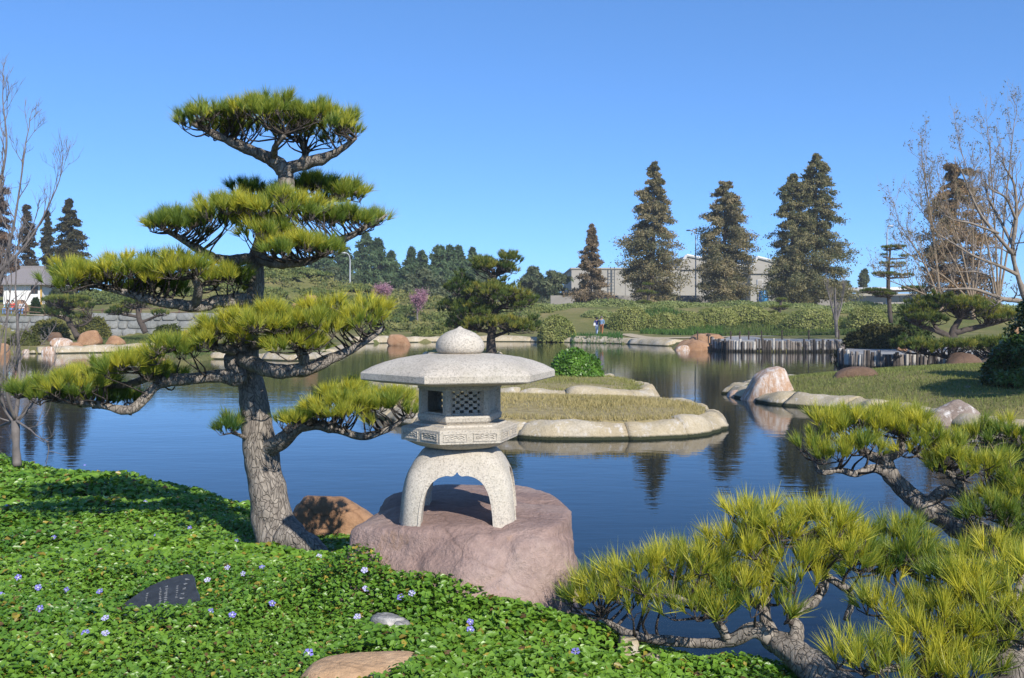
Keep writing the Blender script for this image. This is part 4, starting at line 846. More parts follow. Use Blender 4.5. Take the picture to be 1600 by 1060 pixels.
for k, px in enumerate(np.linspace(425, 745, 10)):
    conifer('conifer', f'low dense dark tree filling the skyline gap, {ordn[k]} from the left beyond the lamp post', float(px), 418 + 7 * (k % 3), 176, 34, 260 + k, 2400, (.04, .085, .038), (.13, .18, .08), group='low trees filling the skyline', shape=.4, droop=.1, gap=.3, size=.66, top_w=.3)
for k, (px, yt, hw_, l) in enumerate([(832, 417, 26, 'grey brown conifer right behind the island pine'), (868, 424, 30, 'low bushy conifer left of the pale warehouse'), (848, 436, 34, 'low green conifer between the two behind the island pine'),
                                     (1350, 421, 10, 'small dark conifer on the skyline left of the layered pine'), (1322, 440, 14, 'low bluish conifer behind the white pipe'), (660, 420, 40, 'broad dark tree below the skyline conifers'), (760, 430, 40, 'broad dark tree hidden behind the island pine'), (520, 418, 46, 'broad dark tree behind the lamp post')]):
    conifer('conifer', l, px, yt, [165, 160, 170, 220, 210, 165, 160, 170][k], hw_, 240 + k, 3000, (.05, .085, .042), (.19, .21, .11), shape=.4, droop=.1, gap=.3, size=.52, top_w=.3)

PM = (np.array([.03, .07, .018]), np.array([.13, .18, .036]), np.array([.36, .32, .055]))
def spine(name, label, D, base_px, limbs, pads, seed, rc, tn=5, nn=16, L=.2, w=.02, yel=.5, base_z=None, bark='darkbark', twr=.015, **kw):
    q = P(base_px[0], base_px[1], D)
    return pine(name, label, q, limbs, pads, rc, tn, nn, L, w, seed, 10, twr, yel, bark, None, False, PM, 3, **kw)
d = 52
spine('island_pine', 'dark rounded pine on the tiny island behind the lantern finial', d, (768, 556), [[(768, 558, d, 9), (768, 530, d, 7), (770, 490, d, 6), (765, 450, d, 5), (775, 430, d, 4)], [(770, 500, d, 4), (735, 480, d, 3), (715, 465, d, 2)], [(770, 485, d, 4), (800, 475, d, 3), (820, 470, d, 2)], [(768, 528, d, 3), (800, 515, d - .4, 2)], [(769, 520, d, 3), (728, 512, d - .3, 2)]],
      [(755, 412, d, 24, 12, .9, .5), (795, 405, d, 22, 14, .9, .55), (775, 420, d, 40, 12, 1.1, .45), (770, 460, d - .4, 52, 22, 1.7, .5), (722, 450, d + .5, 30, 24, 1.2, .2), (812, 475, d, 32, 24, 1.3, .5), (740, 485, d, 44, 22, 1.5, .35), (770, 508, d - 1, 52, 16, 1.3, .58), (722, 508, d, 28, 18, 1.0, .2), (815, 512, d - .5, 26, 14, 1.0, .5), (700, 480, d + .6, 18, 20, .8, .15), (835, 505, d + .5, 14, 20, .8, .3)], 301, .24, 6, 18, .28, .04)
d = 50
spine('spreading_pine', 'broad umbrella shaped pine with forked trunk at right behind the peninsula', d, (1490, 545), [[(1490, 548, d, 8), (1488, 528, d, 7), (1490, 515, d, 5), (1500, 498, d, 4)], [(1488, 530, d, 5), (1465, 518, d, 4), (1440, 510, d, 3), (1425, 505, d, 2)], [(1490, 520, d, 5), (1525, 512, d, 4), (1555, 506, d, 2.5), (1575, 500, d, 2)], [(1480, 524, d, 4), (1462, 512, d, 3), (1455, 495, d, 2)]],
      [(1435, 488, d, 28, 18, 1.0, .5), (1470, 476, d, 40, 18, 1.3, .6), (1520, 482, d, 40, 16, 1.3, .6), (1555, 495, d, 32, 13, 1.1, .6), (1450, 500, d - .8, 34, 10, .9, .4)], 302, .22, 6, 18, .28, .04)
d = 43
spine('creeping_pine', 'low creeping pine spilling over the log wall behind the peninsula', d, (1500, 560), [[(1530, 572, d, 6), (1500, 562, d, 5), (1470, 556, d, 3), (1440, 552, d, 2)], [(1530, 570, d, 4), (1560, 555, d, 3), (1600, 545, d, 2)]],
      [(1440, 545, d, 34, 14, .9, .55), (1490, 542, d, 36, 13, .9, .5), (1535, 540, d + .6, 30, 13, .9, .5), (1580, 538, d, 40, 14, 1.0, .6), (1420, 540, d + 1.2, 24, 14, .8, .3)], 303, .2, 6, 18, .26, .038)
def layered(name, label, px, ytop, ybase, D, pads, seed, lean=0):
    return spine(name, label, D, (px + lean, ybase), [[(px + lean, ybase + 2, D, 3.6), (px, (ytop + ybase) / 2, D, 2.6), (px + 3, ytop + 4, D, 1.3)]] + [[(px, y + 3, D, 1.6), (x, y + 2, D, .9)] for x, y, hw_, hh in pads], [(x, y, D, hw_, hh, hw_ * D / F * .9, .45) for x, y, hw_, hh in pads], seed, .2, 5, 20, .2, .025, flat=.4)
layered('layered_pine', 'thin tiered pine with flat separate pads in front of the white pipe', 1388, 384, 503, 78, [(1396, 388, 20, 4), (1380, 400, 8, 3), (1412, 402, 9, 3), (1384, 414, 13, 4), (1410, 414, 10, 3), (1383, 430, 22, 4), (1412, 432, 16, 4), (1368, 456, 24, 5), (1380, 462, 20, 5), (1425, 452, 20, 4)], 310, 4)
layered('layered_pine', 'small tiered pine before the second redwood', 1013, 440, 503, 112, [(1012, 446, 10, 4), (1008, 458, 14, 4), (1020, 460, 10, 4), (1006, 474, 14, 4), (1022, 478, 10, 3), (1010, 487, 10, 3)], 311)
layered('layered_pine', 'small windswept pine on the hedge slope below the tallest redwood', 1218, 466, 503, 108, [(1220, 470, 11, 4), (1215, 482, 14, 4), (1228, 481, 8, 3), (1208, 490, 10, 3)], 312)
d = 70
spine('garden_pine', 'leaning umbrella pine on the left lawn beside the orange rock', d, (120, 525), [[(122, 527, d, 5), (112, 510, d, 4.5), (103, 495, d, 4), (100, 482, d, 3)], [(112, 510, d, 3), (130, 508, d, 2), (142, 500, d, 1.5)], [(105, 500, d, 3), (85, 492, d, 2)]],
      [(105, 470, d, 36, 8, 1.4, .5), (88, 490, d, 24, 12, 1.0, .15), (122, 480, d, 26, 10, 1.0, .4), (125, 497, d, 18, 8, .8, .4), (80, 470, d + .6, 16, 8, .8, .35)], 304, .22, 5, 22, .26, .035)
spine('garden_pine', 'crooked pine before the grey stone retaining wall', d + 2, (225, 520), [[(228, 520, d, 4.5), (218, 500, d, 4), (215, 482, d, 3)], [(220, 505, d, 2.5), (240, 496, d, 2), (255, 492, d, 1.5)], [(216, 495, d, 2.5), (195, 492, d, 2), (180, 488, d, 1.5)]],
      [(190, 484, d, 20, 9, .9, .35), (215, 474, d, 26, 9, 1.0, .4), (250, 490, d, 16, 5, .7, .45), (178, 490, d, 15, 5, .6, .35)], 305, .22, 5, 22, .26, .035)

def shrub(name, label, c, size, seed, n, ls, colA, colB, cat='shrub', group=None, bumps=.12, mat='farleaf', upbias=.6, core=.9):
    """clipped or loose rounded shrub: lumpy solid core plus a skin of leaves"""
    r = np.random.default_rng(seed); c = np.array(c, float); s = np.array(size, float); t = thing(name, c, label, cat, group)
    d_, Fs = ico(4); d_ = d_ / np.linalg.norm(d_, axis=1)[:, None]
    def surf(dd): return dd * s * (1 + bumps * fbm(dd * 2.3 + seed, 3, seed))[:, None]
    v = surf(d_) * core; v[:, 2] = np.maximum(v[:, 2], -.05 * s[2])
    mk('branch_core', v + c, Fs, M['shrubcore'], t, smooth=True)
    dd = unit(r.normal(size=(n, 3))); dd[:, 2] = np.abs(dd[:, 2]) - .06; q = surf(unit(dd)) * r.uniform(.88, 1.03, (n, 1)) + c
    V, C = leaf_tris(q, 1, ls, r, colA, colB, None, 1.3, .5 + .5 * vnoise(q * (1.2 / max(ls * 6, .2)), seed), unit(dd * 1.0 + np.array([0, 0, .5])) + r.normal(0, .42, (n, 3)))
    mk('foliage', V, np.arange(len(V)).reshape(-1, 3), M[mat], t, cols=C)['kind'] = 'stuff'
    return t
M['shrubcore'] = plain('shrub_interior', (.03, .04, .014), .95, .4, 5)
b0 = P(899, 590, 33); shrub('clipped_bush', 'bright green rounded bush on the farther island right of the lantern roof', (b0[0], b0[1], .40), (.88, .8, .95), 401, 9000, .07, (.045, .12, .014), (.16, .31, .035), bumps=.07, mat='leaf', core=.86)
hedge = [(870, 528, 497, 90, 30), (985, 514, 484, 102, 36), (1040, 514, 493, 101, 32), (1075, 513, 491, 103, 26), (1118, 513, 484, 104, 38), (1165, 510, 480, 106, 40), (1268, 513, 488, 100, 52), (1215, 512, 492, 104, 26), (1355, 512, 484, 98, 36)]
HG = 'clipped mound shrubs on the far bank'; hedge.sort()
for k, (px, yb, yt, D, hwp) in enumerate(hedge):
    q = onland(px, D, -.1); top = P(px, yt, D)[2]; hw_ = hwp * D / F
    shrub('mound_shrub', f'rounded clipped shrub mound, {ordn[k]} from the left in the front row of mounds', q, (hw_, hw_ * .75, max(.9, (top - q[2]) * 1.15)), 410 + k, 6500, .14, (.17, .21, .05), (.40, .40, .14), group=HG, bumps=.05)
hb = [(905, 477, 118, 44), (960, 472, 120, 56), (1050, 487, 114, 38), (1090, 476, 118, 40), (1150, 474, 120, 50), (1205, 475, 118, 40), (1010, 488, 112, 34), (1300, 485, 112, 40), (1400, 484, 112, 50), (1470, 478, 112, 60), (1560, 480, 110, 60), (850, 480, 114, 42), (1000, 475, 119, 48), (1252, 477, 117, 42), (1345, 475, 117, 42), (935, 489, 108, 26)]; hb.sort()
for k, (px, yt, D, hwp) in enumerate(hb):
    q = onland(px, D, -.1); top = P(px, yt, D)[2]; hw_ = hwp * D / F
    shrub('mound_shrub', f'low clipped mound, {ordn[k]} from the left in the back row below the redwoods', q, (hw_, hw_ * .6, max(.7, (top - q[2]) * 1.3)), 430 + k, 4800, .17, (.15, .20, .06), (.34, .37, .15), group=HG, bumps=.06)
# mid-left hillside shrubs
hs = [(400, 447, 118, 34), (545, 450, 118, 36), (475, 440, 121, 40), (580, 462, 114, 30), (440, 452, 115, 30), (490, 455, 113, 34), (530, 462, 110, 30), (465, 470, 106, 32), (420, 470, 108, 30), (560, 478, 106, 30), (360, 468, 110, 40), (510, 485, 102, 26), (610, 492, 104, 26), (690, 490, 106, 28), (700, 505, 96, 20), (660, 508, 92, 16)]; hs += [(int(a_), int(b_), float(c_), int(d__)) for a_, b_, c_, d__ in zip(np.linspace(150, 425, 11), [455, 462, 450, 466, 452, 460, 449, 464, 455, 447, 462], [112, 106, 116, 104, 114, 108, 117, 103, 110, 116, 105], [34, 28, 36, 26, 32, 30, 36, 26, 30, 34, 28])] + [(590, 500, 94, 18), (632, 485, 110, 24), (725, 500, 98, 22), (815, 492, 108, 30), (840, 486, 112, 26), (770, 490, 110, 30)]; hs.sort()
for k, (px, yt, D, hwp) in enumerate(hs):
    q = onland(px, D, -.1); top = P(px, yt, D)[2]; hw_ = hwp * D / F
    shrub('hill_shrub', f'spreading shrub, {ordn[k]} from the left on the slope beyond the big pine', q, (hw_, hw_ * .7, min(max(.7, top - q[2]), hw_ * .9)), 450 + k, 2600, .22, (.08, .125, .04), (.25, .27, .08), group='shrubs on the slope beyond the big pine', bumps=.25)
# left lawn shrubs
for k, (px, yb, yt, D, hwp, l, ca_, cb_) in enumerate([(75, 525, 498, 74, 34, 'olive clipped mound left of the leaning umbrella pine', (.09, .10, .02), (.2, .19, .05)), (145, 522, 494, 76, 28, 'olive clipped mound behind the leaning umbrella pine', (.09, .10, .02), (.2, .19, .05)),
     (262, 530, 508, 68, 26, 'dark clipped dome shrub in front of the stone wall', (.03, .05, .015), (.10, .12, .03)), (38, 540, 520, 66, 26, 'olive shrub by the water at the left edge', (.07, .09, .02), (.16, .16, .05)), (320, 525, 505, 72, 24, 'olive shrub behind the lower left pine branch', (.07, .09, .02), (.17, .16, .05)),
     (56, 482, 465, 96, 8, 'dark green shrub beside the white house wall', (.015, .04, .012), (.05, .09, .03)), (95, 488, 447, 104, 22, 'dark hedge bush right of the white house', (.02, .035, .015), (.07, .09, .03)), (300, 480, 455, 118, 40, 'grey green shrub on the rise behind the stone wall', (.06, .08, .03), (.16, .17, .06)), (200, 480, 462, 118, 36, 'green shrub on the terrace behind the big pine branch', (.05, .08, .025), (.15, .16, .05))]):
    q = onland(px, D, -.1); top = P(px, yt, D)[2]; hw_ = hwp * D / F
    shrub('garden_shrub', l, q, (hw_, hw_ * .7, max(.6, top - q[2])), 470 + k, 3000, .14, ca_, cb_)
# right side shrubs
q = onland(1372, 54, -.1); shrub('dark_shrub', 'dark bronze green shrub at the right end of the long log wall', q, (58 * 54 / F, 1.5, 1.75), 490, 9000, .13, (.03, .035, .012), (.10, .095, .03), bumps=.25)
q = onland(1425, 55, -.1); shrub('dark_shrub', 'green shrub squeezed between the bronze shrub and the spreading pine', q, (30 * 54 / F, 1.0, 1.9), 491, 5000, .13, (.03, .06, .015), (.10, .14, .03), bumps=.25)
q = np.array([*P(1590, 600, 25.5)[:2], .8]); shrub('leafy_bush', 'dark leafy bush cut by the right edge above the peninsula', q, (.75, .8, 1.1), 492, 9000, .085, (.015, .045, .008), (.09, .16, .02), bumps=.3, mat='leaf', core=.8)
q = np.array([*P(1640, 560, 26.5)[:2], .7]); shrub('leafy_bush', 'shaded bush behind the leafy one at the right edge', q, (1.0, 1.0, 2.2), 493, 9000, .09, (.015, .04, .008), (.08, .14, .02), bumps=.3, mat='leaf', core=.8)
# iris beds and low strips
def bed(name, pix, n, h, w, cA, cB, label, z=.8, seed=0):
    poly = np.array([G(a, b_, z)[:2] for a, b_ in pix]); p = scatter(poly, n, seed); blades(name, p, H(p[:, 0], p[:, 1]), h, w, cA, cB, label, seed=seed, lean=.25)
bed('iris_bed', [(845, 530), (975, 529), (972, 521), (890, 521)], 5000, .62, .11, (.03, .085, .018), (.07, .16, .03), 'strip of bright green iris leaves below the two walkers', seed=501)
bed('iris_bed', [(1000, 520), (1130, 523), (1130, 517), (1010, 515)], 5000, .5, .11, (.04, .09, .018), (.09, .17, .03), 'strip of green iris leaves along the far path', seed=502)
bed('low_hedge', [(1130, 523), (1420, 524), (1420, 516), (1130, 517)], 9000, .5, .13, (.05, .085, .02), (.11, .15, .035), 'low green ground cover strip behind the log wall', seed=503)
bed('iris_bed', [(905, 508.5), (935, 508.5), (935, 505), (905, 505)], 1800, .6, .12, (.03, .085, .018), (.07, .16, .03), 'small iris clump behind the walkers', z=.9, seed=504)
bed('lawn_grass', [(330, 560), (230, 549), (140, 549), (160, 531), (260, 524), (330, 530)], 16000, .16, .06, (.06, .10, .03), (.13, .16, .05), 'mown lawn sloping to the water at left', z=.5, seed=505)

# blossom trees
def branchy(mb, p, d, L, rad_, depth, r, spread=.5, up=.12, seg=4, tips=None, ratio=.72, kids=(2, 4), minr=.003, gn=0):
    pts = [p]; dd = d.copy()
    for k in range(3):
        dd = unit(dd + r.normal(0, .13, 3) + np.array([0, 0, up * .4])); pts.append(pts[-1] + dd * L / 3)
    mb.tube(pts, np.linspace(rad_, rad_ * .62, 4), max(3, seg - gn), caps=False)
    if tips is not None: tips.extend(pts[1:])
    if depth == 0: return
    for k in range(r.integers(kids[0], kids[1] + 1)):
        s = r.uniform(.35, 1.0); i = min(2, int(s * 3)); q = pts[i] + (pts[i + 1] - pts[i]) * (s * 3 - i)
        nd = unit(dd + r.normal(0, spread, 3) + np.array([0, 0, up])); branchy(mb, q, nd, L * ratio * r.uniform(.75, 1.15), max(minr, rad_ * .6), depth - 1, r, spread, up, seg, tips, ratio, kids, minr, min(gn + 1, seg - 3))
for px, yt, yb, D, s_, l in [(652, 458, 509, 104, 601, 'pink blossoming tree on the far lawn, right one of two'), (597, 455, 495, 110, 602, 'pink blossoming tree half behind the big pine, left one of two')]:
    q = onland(px, D); r = np.random.default_rng(s_); hgt = (yb - yt) * D / F; t = thing('redbud_tree', q, l, 'tree', 'pink blossoming trees'); mb = MB(); tips = []
    mb.tube([q, q + np.array([0, 0, hgt * .35])], [.12, .09], 6)
    for k in range(9): branchy(mb, q + np.array([0, 0, hgt * .33]), unit(np.array([r.normal(0, .55), r.normal(0, .55), .8])), hgt * .36, .06, 2, r, .4, .3, 4, tips, .7, (2, 4), .012)
    mb.build('trunk', M['greytwig'], t); tips = np.array(tips); tips = tips[r.integers(0, len(tips), 4200)] + r.normal(0, .16, (4200, 3))
    V, C = leaf_tris(tips, 1, .10, r, (.30, .13, .22), (.55, .33, .42), None, 1.1); mk('crown', V, np.arange(len(V)).reshape(-1, 3), M['farleaf'], t, cols=C)['kind'] = 'stuff'

# bare trees
M['browntwig'] = plain('brown_twigs', (.24, .18, .12), .85, .3, 9)
def bare(name, label, base, limbs, seed, depth, L, mat, spread=.45, up=.25, tip_r=.0025, every=2, ratio=.72, kids=(2, 3), group=None, leaf=None, r0k=.55, seg=6, start=.25):
    r = np.random.default_rng(seed); t = thing(name, base, label, 'tree', group); tips = []; tw = MB()
    for k, lb in enumerate(limbs):
        pts, rad_ = limb_pts(lb, 5); V, Fs = tube(pts, rad_, 10); V = V + (V - np.repeat(pts, 10, 0)) * (.2 * fbm(V / rad_.max() * .5, 3, seed + k))[:, None]
        mk('trunk' if k == 0 else 'branch', V, Fs, mat, t, smooth=True)
        if k == 0 and len(limbs) > 1: continue
        for i in range(int(len(pts) * start), len(pts), every):
            T_ = unit(pts[min(i + 1, len(pts) - 1)] - pts[i - 1]); branchy(tw, pts[i], unit(T_ * .8 + r.normal(0, spread, 3) + np.array([0, 0, up])), L * r.uniform(.6, 1.1), max(tip_r * 1.6, rad_[i] * r0k), depth, r, spread, up, seg, tips, ratio, kids, tip_r)
        branchy(tw, pts[-1], unit(pts[-1] - pts[-2]), L, rad_[-1], depth, r, spread, up, seg, tips, ratio, kids, tip_r)
    tw.build('twigs', mat, t)['kind'] = 'stuff'
    if leaf:
        tp = np.array(tips); tp = tp[r.integers(0, len(tp), leaf[0])] + r.normal(0, leaf[1] * .8, (leaf[0], 3)); V, C = leaf_tris(tp, 1, leaf[1], r, leaf[2], leaf[3], np.array([0, 0, -.3]), 2.0)
        mk('crown', V, np.arange(len(V)).reshape(-1, 3), M['farleaf'], t, cols=C)['kind'] = 'stuff'
    return t
d = 11.4; q0 = P(27, 722, d)
bare('young_bare_tree', 'slender leafless sapling with upswept twigs in the leaves at the left edge', q0, [[(27, 728, d, 7.5), (25, 700, d, 6), (24, 668, d, 6), (23, 658, d, 5)], [(23, 660, d, 4), (30, 600, d, 3), (28, 520, d, 2.2), (24, 450, d, 1.2)], [(22, 660, d, 3.5), (4, 630, d, 2.5), (-4, 580, d - .2, 1.8), (2, 530, d - .2, 1)], [(23, 658, d, 3), (45, 640, d, 2), (58, 615, d + .2, 1)], [(24, 657, d, 3), (10, 610, d - .2, 2.2), (8, 540, d - .3, 1.4), (14, 480, d - .3, .9)], [(24, 657, d, 2.4), (48, 672, d - .2, 1.2)], [(24, 657, d, 2.4), (-6, 668, d + .2, 1.2)]], 611, 2, .42, M['greytwig'], tip_r=.0022, every=3, up=.3, spread=.5, start=.2)
d = 12.5; q0 = np.array([*P(-75, 700, d)[:2], .75])
bare('bare_tree', 'leafless tree fanning fine grey twigs into the sky from the left edge', q0, [[(-75, 722, d, 12), (-70, 640, d, 10), (-62, 560, d, 9), (-55, 500, d, 8)], [(-60, 560, d, 5), (-25, 490, d, 4), (0, 440, d, 3), (18, 370, d, 2), (30, 300, d, 1.4), (40, 225, d, .8)], [(-58, 520, d, 4), (-10, 435, d - .3, 3), (30, 395, d - .4, 2), (62, 350, d - .4, 1.4), (88, 295, d - .5, .8)], [(-55, 500, d, 5), (-30, 400, d + .2, 3.6), (-5, 310, d + .3, 2.4), (10, 230, d + .3, 1.5), (5, 165, d + .3, .9)], [(-55, 500, d, 5), (-60, 380, d, 3), (-50, 250, d, 1.5)]], 612, 3, .34, M['greytwig'], tip_r=.002, every=2, up=.3, spread=.38, start=.3)
# the pale pruned sycamore at the right edge, and wispy trees round it
d = 46; q0 = np.array([*P(1625, 540, d)[:2], hz(*P(1625, 540, d)[:2])])
bare('sycamore', 'pale barked pollarded sycamore with knobby bare limbs at the right edge', q0, [[(1625, 545, d, 6.90), (1618, 500, d, 6.36), (1605, 475, d, 5.83)],
  [(1606, 478, d, 4.77), (1590, 470, d, 3.98), (1570, 468, d - 1, 3.45), (1552, 462, d - 1, 2.65), (1520, 452, d - 1.2, 2.12), (1480, 452, d - 1.4, 1.33)], [(1605, 475, d, 4.77), (1590, 430, d, 3.71), (1582, 390, d, 3.18), (1588, 340, d, 2.65), (1585, 290, d, 1.86), (1570, 262, d, 1.06)], [(1590, 430, d, 3.18), (1560, 415, d - .6, 2.44), (1525, 402, d - .8, 2.01), (1488, 380, d - 1, 1.27)],
  [(1585, 400, d, 3.18), (1555, 365, d - .5, 2.44), (1532, 335, d - .6, 2.01), (1515, 300, d - .7, 1.59), (1510, 285, d - .7, 1.38)], [(1583, 385, d, 2.65), (1560, 340, d + .6, 2.12), (1545, 312, d + .8, 1.70)], [(1560, 365, d - .5, 2.12), (1520, 350, d - 1, 1.59), (1495, 345, d - 1, 1.06)], [(1588, 340, d, 2.12), (1610, 300, d, 1.59), (1625, 250, d, 1.06)], [(1552, 462, d - 1, 2.12), (1548, 435, d - 1.2, 1.59), (1525, 425, d - 1.3, 1.27), (1505, 425, d - 1.3, 0.74)], [(1588, 345, d, 2.12), (1572, 310, d - .4, 1.59), (1555, 300, d - .5, 1.17)]], 613, 3, .75, M['palebark'], tip_r=.007, every=2, up=.3, spread=.55, r0k=.42, start=.3)
d = 60
for k, (px, l, tops) in enumerate([(1470, 'wispy nearly leafless willow left of the sycamore', [(1392, 440), (1405, 350), (1445, 300), (1440, 250)]), (1560, 'wispy willow with sparse pale leaves above the sycamore', [(1500, 230), (1545, 215), (1585, 190), (1620, 215)]), (1520, 'tan twiggy willow in front of the brown redwood', [(1440, 330), (1470, 290), (1520, 300), (1560, 270), (1425, 400)])]):
    q0 = onland(px, d); lim = [[(px, 500, d, 4), (px, 480, d, 3.5), (px, 465, d, 3)]]
    for (tx_, ty_) in tops: lim.append([(px, 475, d, 1.9), (px + (tx_ - px) * .35, 475 + (ty_ - 475) * .45, d, 1.2), (px + (tx_ - px) * .75, 475 + (ty_ - 475) * .8, d, .8), (tx_, ty_, d, .45)])
    bare('willow', l, q0, lim, 620 + k, 3, 1.35, M['browntwig'], tip_r=.0045, every=1, up=.35, spread=.45, leaf=(1500, .07, (.12, .12, .07), (.25, .22, .13)), r0k=.5, seg=4, start=.3)
d = 74; q0 = onland(1306, d); bare('small_bare_tree', 'small upright leafless tree at the end of the log wall deck', q0, [[(1308, 530, d, 3), (1306, 500, d, 2.4), (1305, 470, d, 1.6), (1305, 450, d, .8)], [(1306, 505, d, 1.8), (1300, 480, d, 1.2), (1294, 458, d, .7)], [(1306, 505, d, 1.8), (1314, 480, d, 1.2), (1318, 458, d, .7)]], 630, 2, .9, M['greytwig'], tip_r=.006, every=1, up=.5, spread=.3, r0k=.5, seg=4, start=.1)
d = 66; q0 = onland(30, d); bare('flowering_shrub', 'thin leafless shrub by the stones at the left shore', q0, [[(62, 548, d, 1.5), (60, 540, d, 1.2), (58, 532, d, 1)], [(60, 545, d, 1), (50, 530, d, .8), (44, 518, d, .6)], [(60, 545, d, 1), (72, 530, d, .8), (78, 522, d, .6)]], 631, 2, .5, M['greytwig'], tip_r=.008, every=1, up=.3, spread=.6, seg=4, start=.1)

# a leafy tree just outside the right edge: its shade lies across the peninsula
q = np.array([14.6, 21.6, hz(14.6, 21.6)]); t = thing('shade_tree', q, 'leafy tree beyond the right picture edge shading the peninsula', 'tree'); r = np.random.default_rng(640)
mb = MB(); mb.tube(smooth_path([q - np.array([0, 0, .3]), q + np.array([.1, 0, 1.5]), q + np.array([0, .1, 3.2])], 4), np.linspace(.16, .08, 9), 10); mb.build('trunk', M['darkbark'], t)
cc = np.vstack([q + np.array([dx, dy, dz]) + unit(r.normal(size=(1400, 3))) * r.uniform(.3, 1, (1400, 1)) ** .5 * np.array([rr, rr, rr * .5]) for dx, dy, dz, rr in ((0, 0, 3.6, 1.2), (-.9, .7, 2.9, .8), (.9, -.5, 3.2, 1.0), (.6, 1.6, 2.5, .9), (-.5, -1.0, 3.4, .9), (1.9, 1.6, 2.6, .9), (-.3, 1.9, 2.0, .7))])
V, C = leaf_tris(cc, 1, .10, r, (.04, .09, .02), (.13, .2, .04)); mk('crown', V, np.arange(len(V)).reshape(-1, 3), M['leaf'], t, cols=C)['kind'] = 'stuff'

# scrub that covers the slope beyond the big pine
r = np.random.default_rng(650); cs = []; tt_ = []
for _ in range(420):
    D = r.uniform(98, 136); px = r.uniform(330, 840); q = P(px, 500, D)[:2]; rr = r.uniform(.5, 1.3); k = 55
    p_ = unit(r.normal(size=(k, 3))); p_[:, 2] = np.abs(p_[:, 2]); cs.append(np.array([q[0], q[1], hz(*q)]) + p_ * rr * np.array([1, 1, .6])); tt_.append(np.full(k, r.uniform(.1, .9)))
cs = np.vstack(cs); V, C = leaf_tris(cs, 1, .3, r, (.075, .11, .035), (.30, .28, .10), None, 1.2, np.concatenate(tt_), np.array([0, -.5, .8]) + r.normal(0, .5, (len(cs), 3)))
tag(mk('hillside_scrub', V, np.arange(len(V)).reshape(-1, 3), M['farleaf'], cols=C), 'low olive scrub covering the slope beyond the big pine', kind='stuff')
# ------------------------------------------------------------------ log walls, rocks, built things
M['log'] = plain('weathered_log', (.20, .17, .145), .9, .35, 4); M['logpale'] = plain('pale_log', (.46, .43, .38), .9, .25, 4); M['logdark'] = plain('dark_log', (.07, .058, .05), .9, .35, 4)
def log_mesh(h, r0, n=9, seed=0):
    r = np.random.default_rng(seed); a = np.arange(n) * 2 * math.pi / n; rings = []
    for z, s in ((-.5, 1.0), (h * .5, 1.02), (h - .02, .98), (h, .88)):
        rings.append(np.c_[np.cos(a) * r0 * s * (1 + r.normal(0, .05, n)), np.sin(a) * r0 * s, np.full(n, z)])
    b = MB(); b.loft(rings); return np.concatenate(b.V), b.F
for k_ in ('log', 'logpale', 'logdark'):            # soaked dark wood just above the water
    nt_ = M[k_].node_tree; g_ = nt_.nodes.new('ShaderNodeNewGeometry'); x_ = nt_.nodes.new('ShaderNodeSeparateXYZ'); nt_.links.new(g_.outputs['Position'], x_.inputs[0]); b_ = nt_.nodes['Principled BSDF']
    src = b_.inputs['Base Color'].links[0].from_socket; rz_ = ramp(nt_.nodes, [(.10, (1, 1, 1)), (.22, (0, 0, 0))]); nt_.links.new(x_.outputs['Z'], rz_.inputs[0]); nt_.links.new(mixc(nt_.nodes, nt_.links, rz_.outputs[0], src, (.022, .02, .014)), b_.inputs['Base Color'])
LOGM = [[make_mesh('log', *log_mesh(.84, .095, seed=k), M[m]) for k in range(3)] for m in ('log', 'logpale', 'logdark')]
def logwall(label, path, step, seed, hk=1.0, rk=1.0):
    r = np.random.default_rng(seed); p = resample(smooth_path(path, 8), step); t = thing('log_wall', (*p[0], 0), label, 'wall')
    for q in p:
        kind = r.choice(3, p=[.42, .25, .33]); o = bpy.data.objects.new('log', LOGM[kind][r.integers(3)]); COL.objects.link(o); o.parent = t; ORG[o] = ORG[t]
        o.location = (q[0] - p[0][0] + r.normal(0, .02), q[1] - p[0][1] + r.normal(0, .05), r.uniform(-.2, .08)); s = rk * r.uniform(.7, 1.15); o.scale = (s, s, hk); o.rotation_euler = (r.normal(0, .03), r.normal(0, .03), r.uniform(0, 6))
logwall('long wall of upright weathered logs along the far shore', [g2(*p) for p in [(1112, 545), (1120, 548.5), (1160, 550), (1240, 550.5), (1312, 550)]], .185, 701)
logwall('short log wall at the inlet behind the peninsula', [g2(*p) for p in [(1322, 560), (1314, 566), (1313, 572), (1330, 575.5), (1380, 577), (1432, 576.5), (1480, 577), (1552, 578)]], .17, 702, .95, .85)
def slab(name, pix, z, mat, label, th=.5):
    p = np.array([G(a, b_, 0)[:2] for a, b_ in pix]); m = len(p); V = np.vstack([np.c_[p, np.full(m, z - th)], np.c_[p, np.full(m, z)]])
    tag(mk(name, V, [tuple(range(m, 2 * m)), tuple(range(m - 1, -1, -1))] + [(k, (k + 1) % m, m + (k + 1) % m, m + k) for k in range(m)], mat), label, kind='structure')
slab('paving', [(1118, 547.5), (1160, 549), (1240, 549.5), (1312, 549), (1330, 539), (1240, 537), (1150, 537)], .70, M['paving'], 'grey paved terrace behind the long log wall')
slab('paving', [(1316, 571), (1330, 574.5), (1380, 576), (1460, 576), (1600, 577), (1600, 562), (1420, 560), (1326, 560)], .66, M['paving'], 'grey paved terrace behind the short log wall', .6)
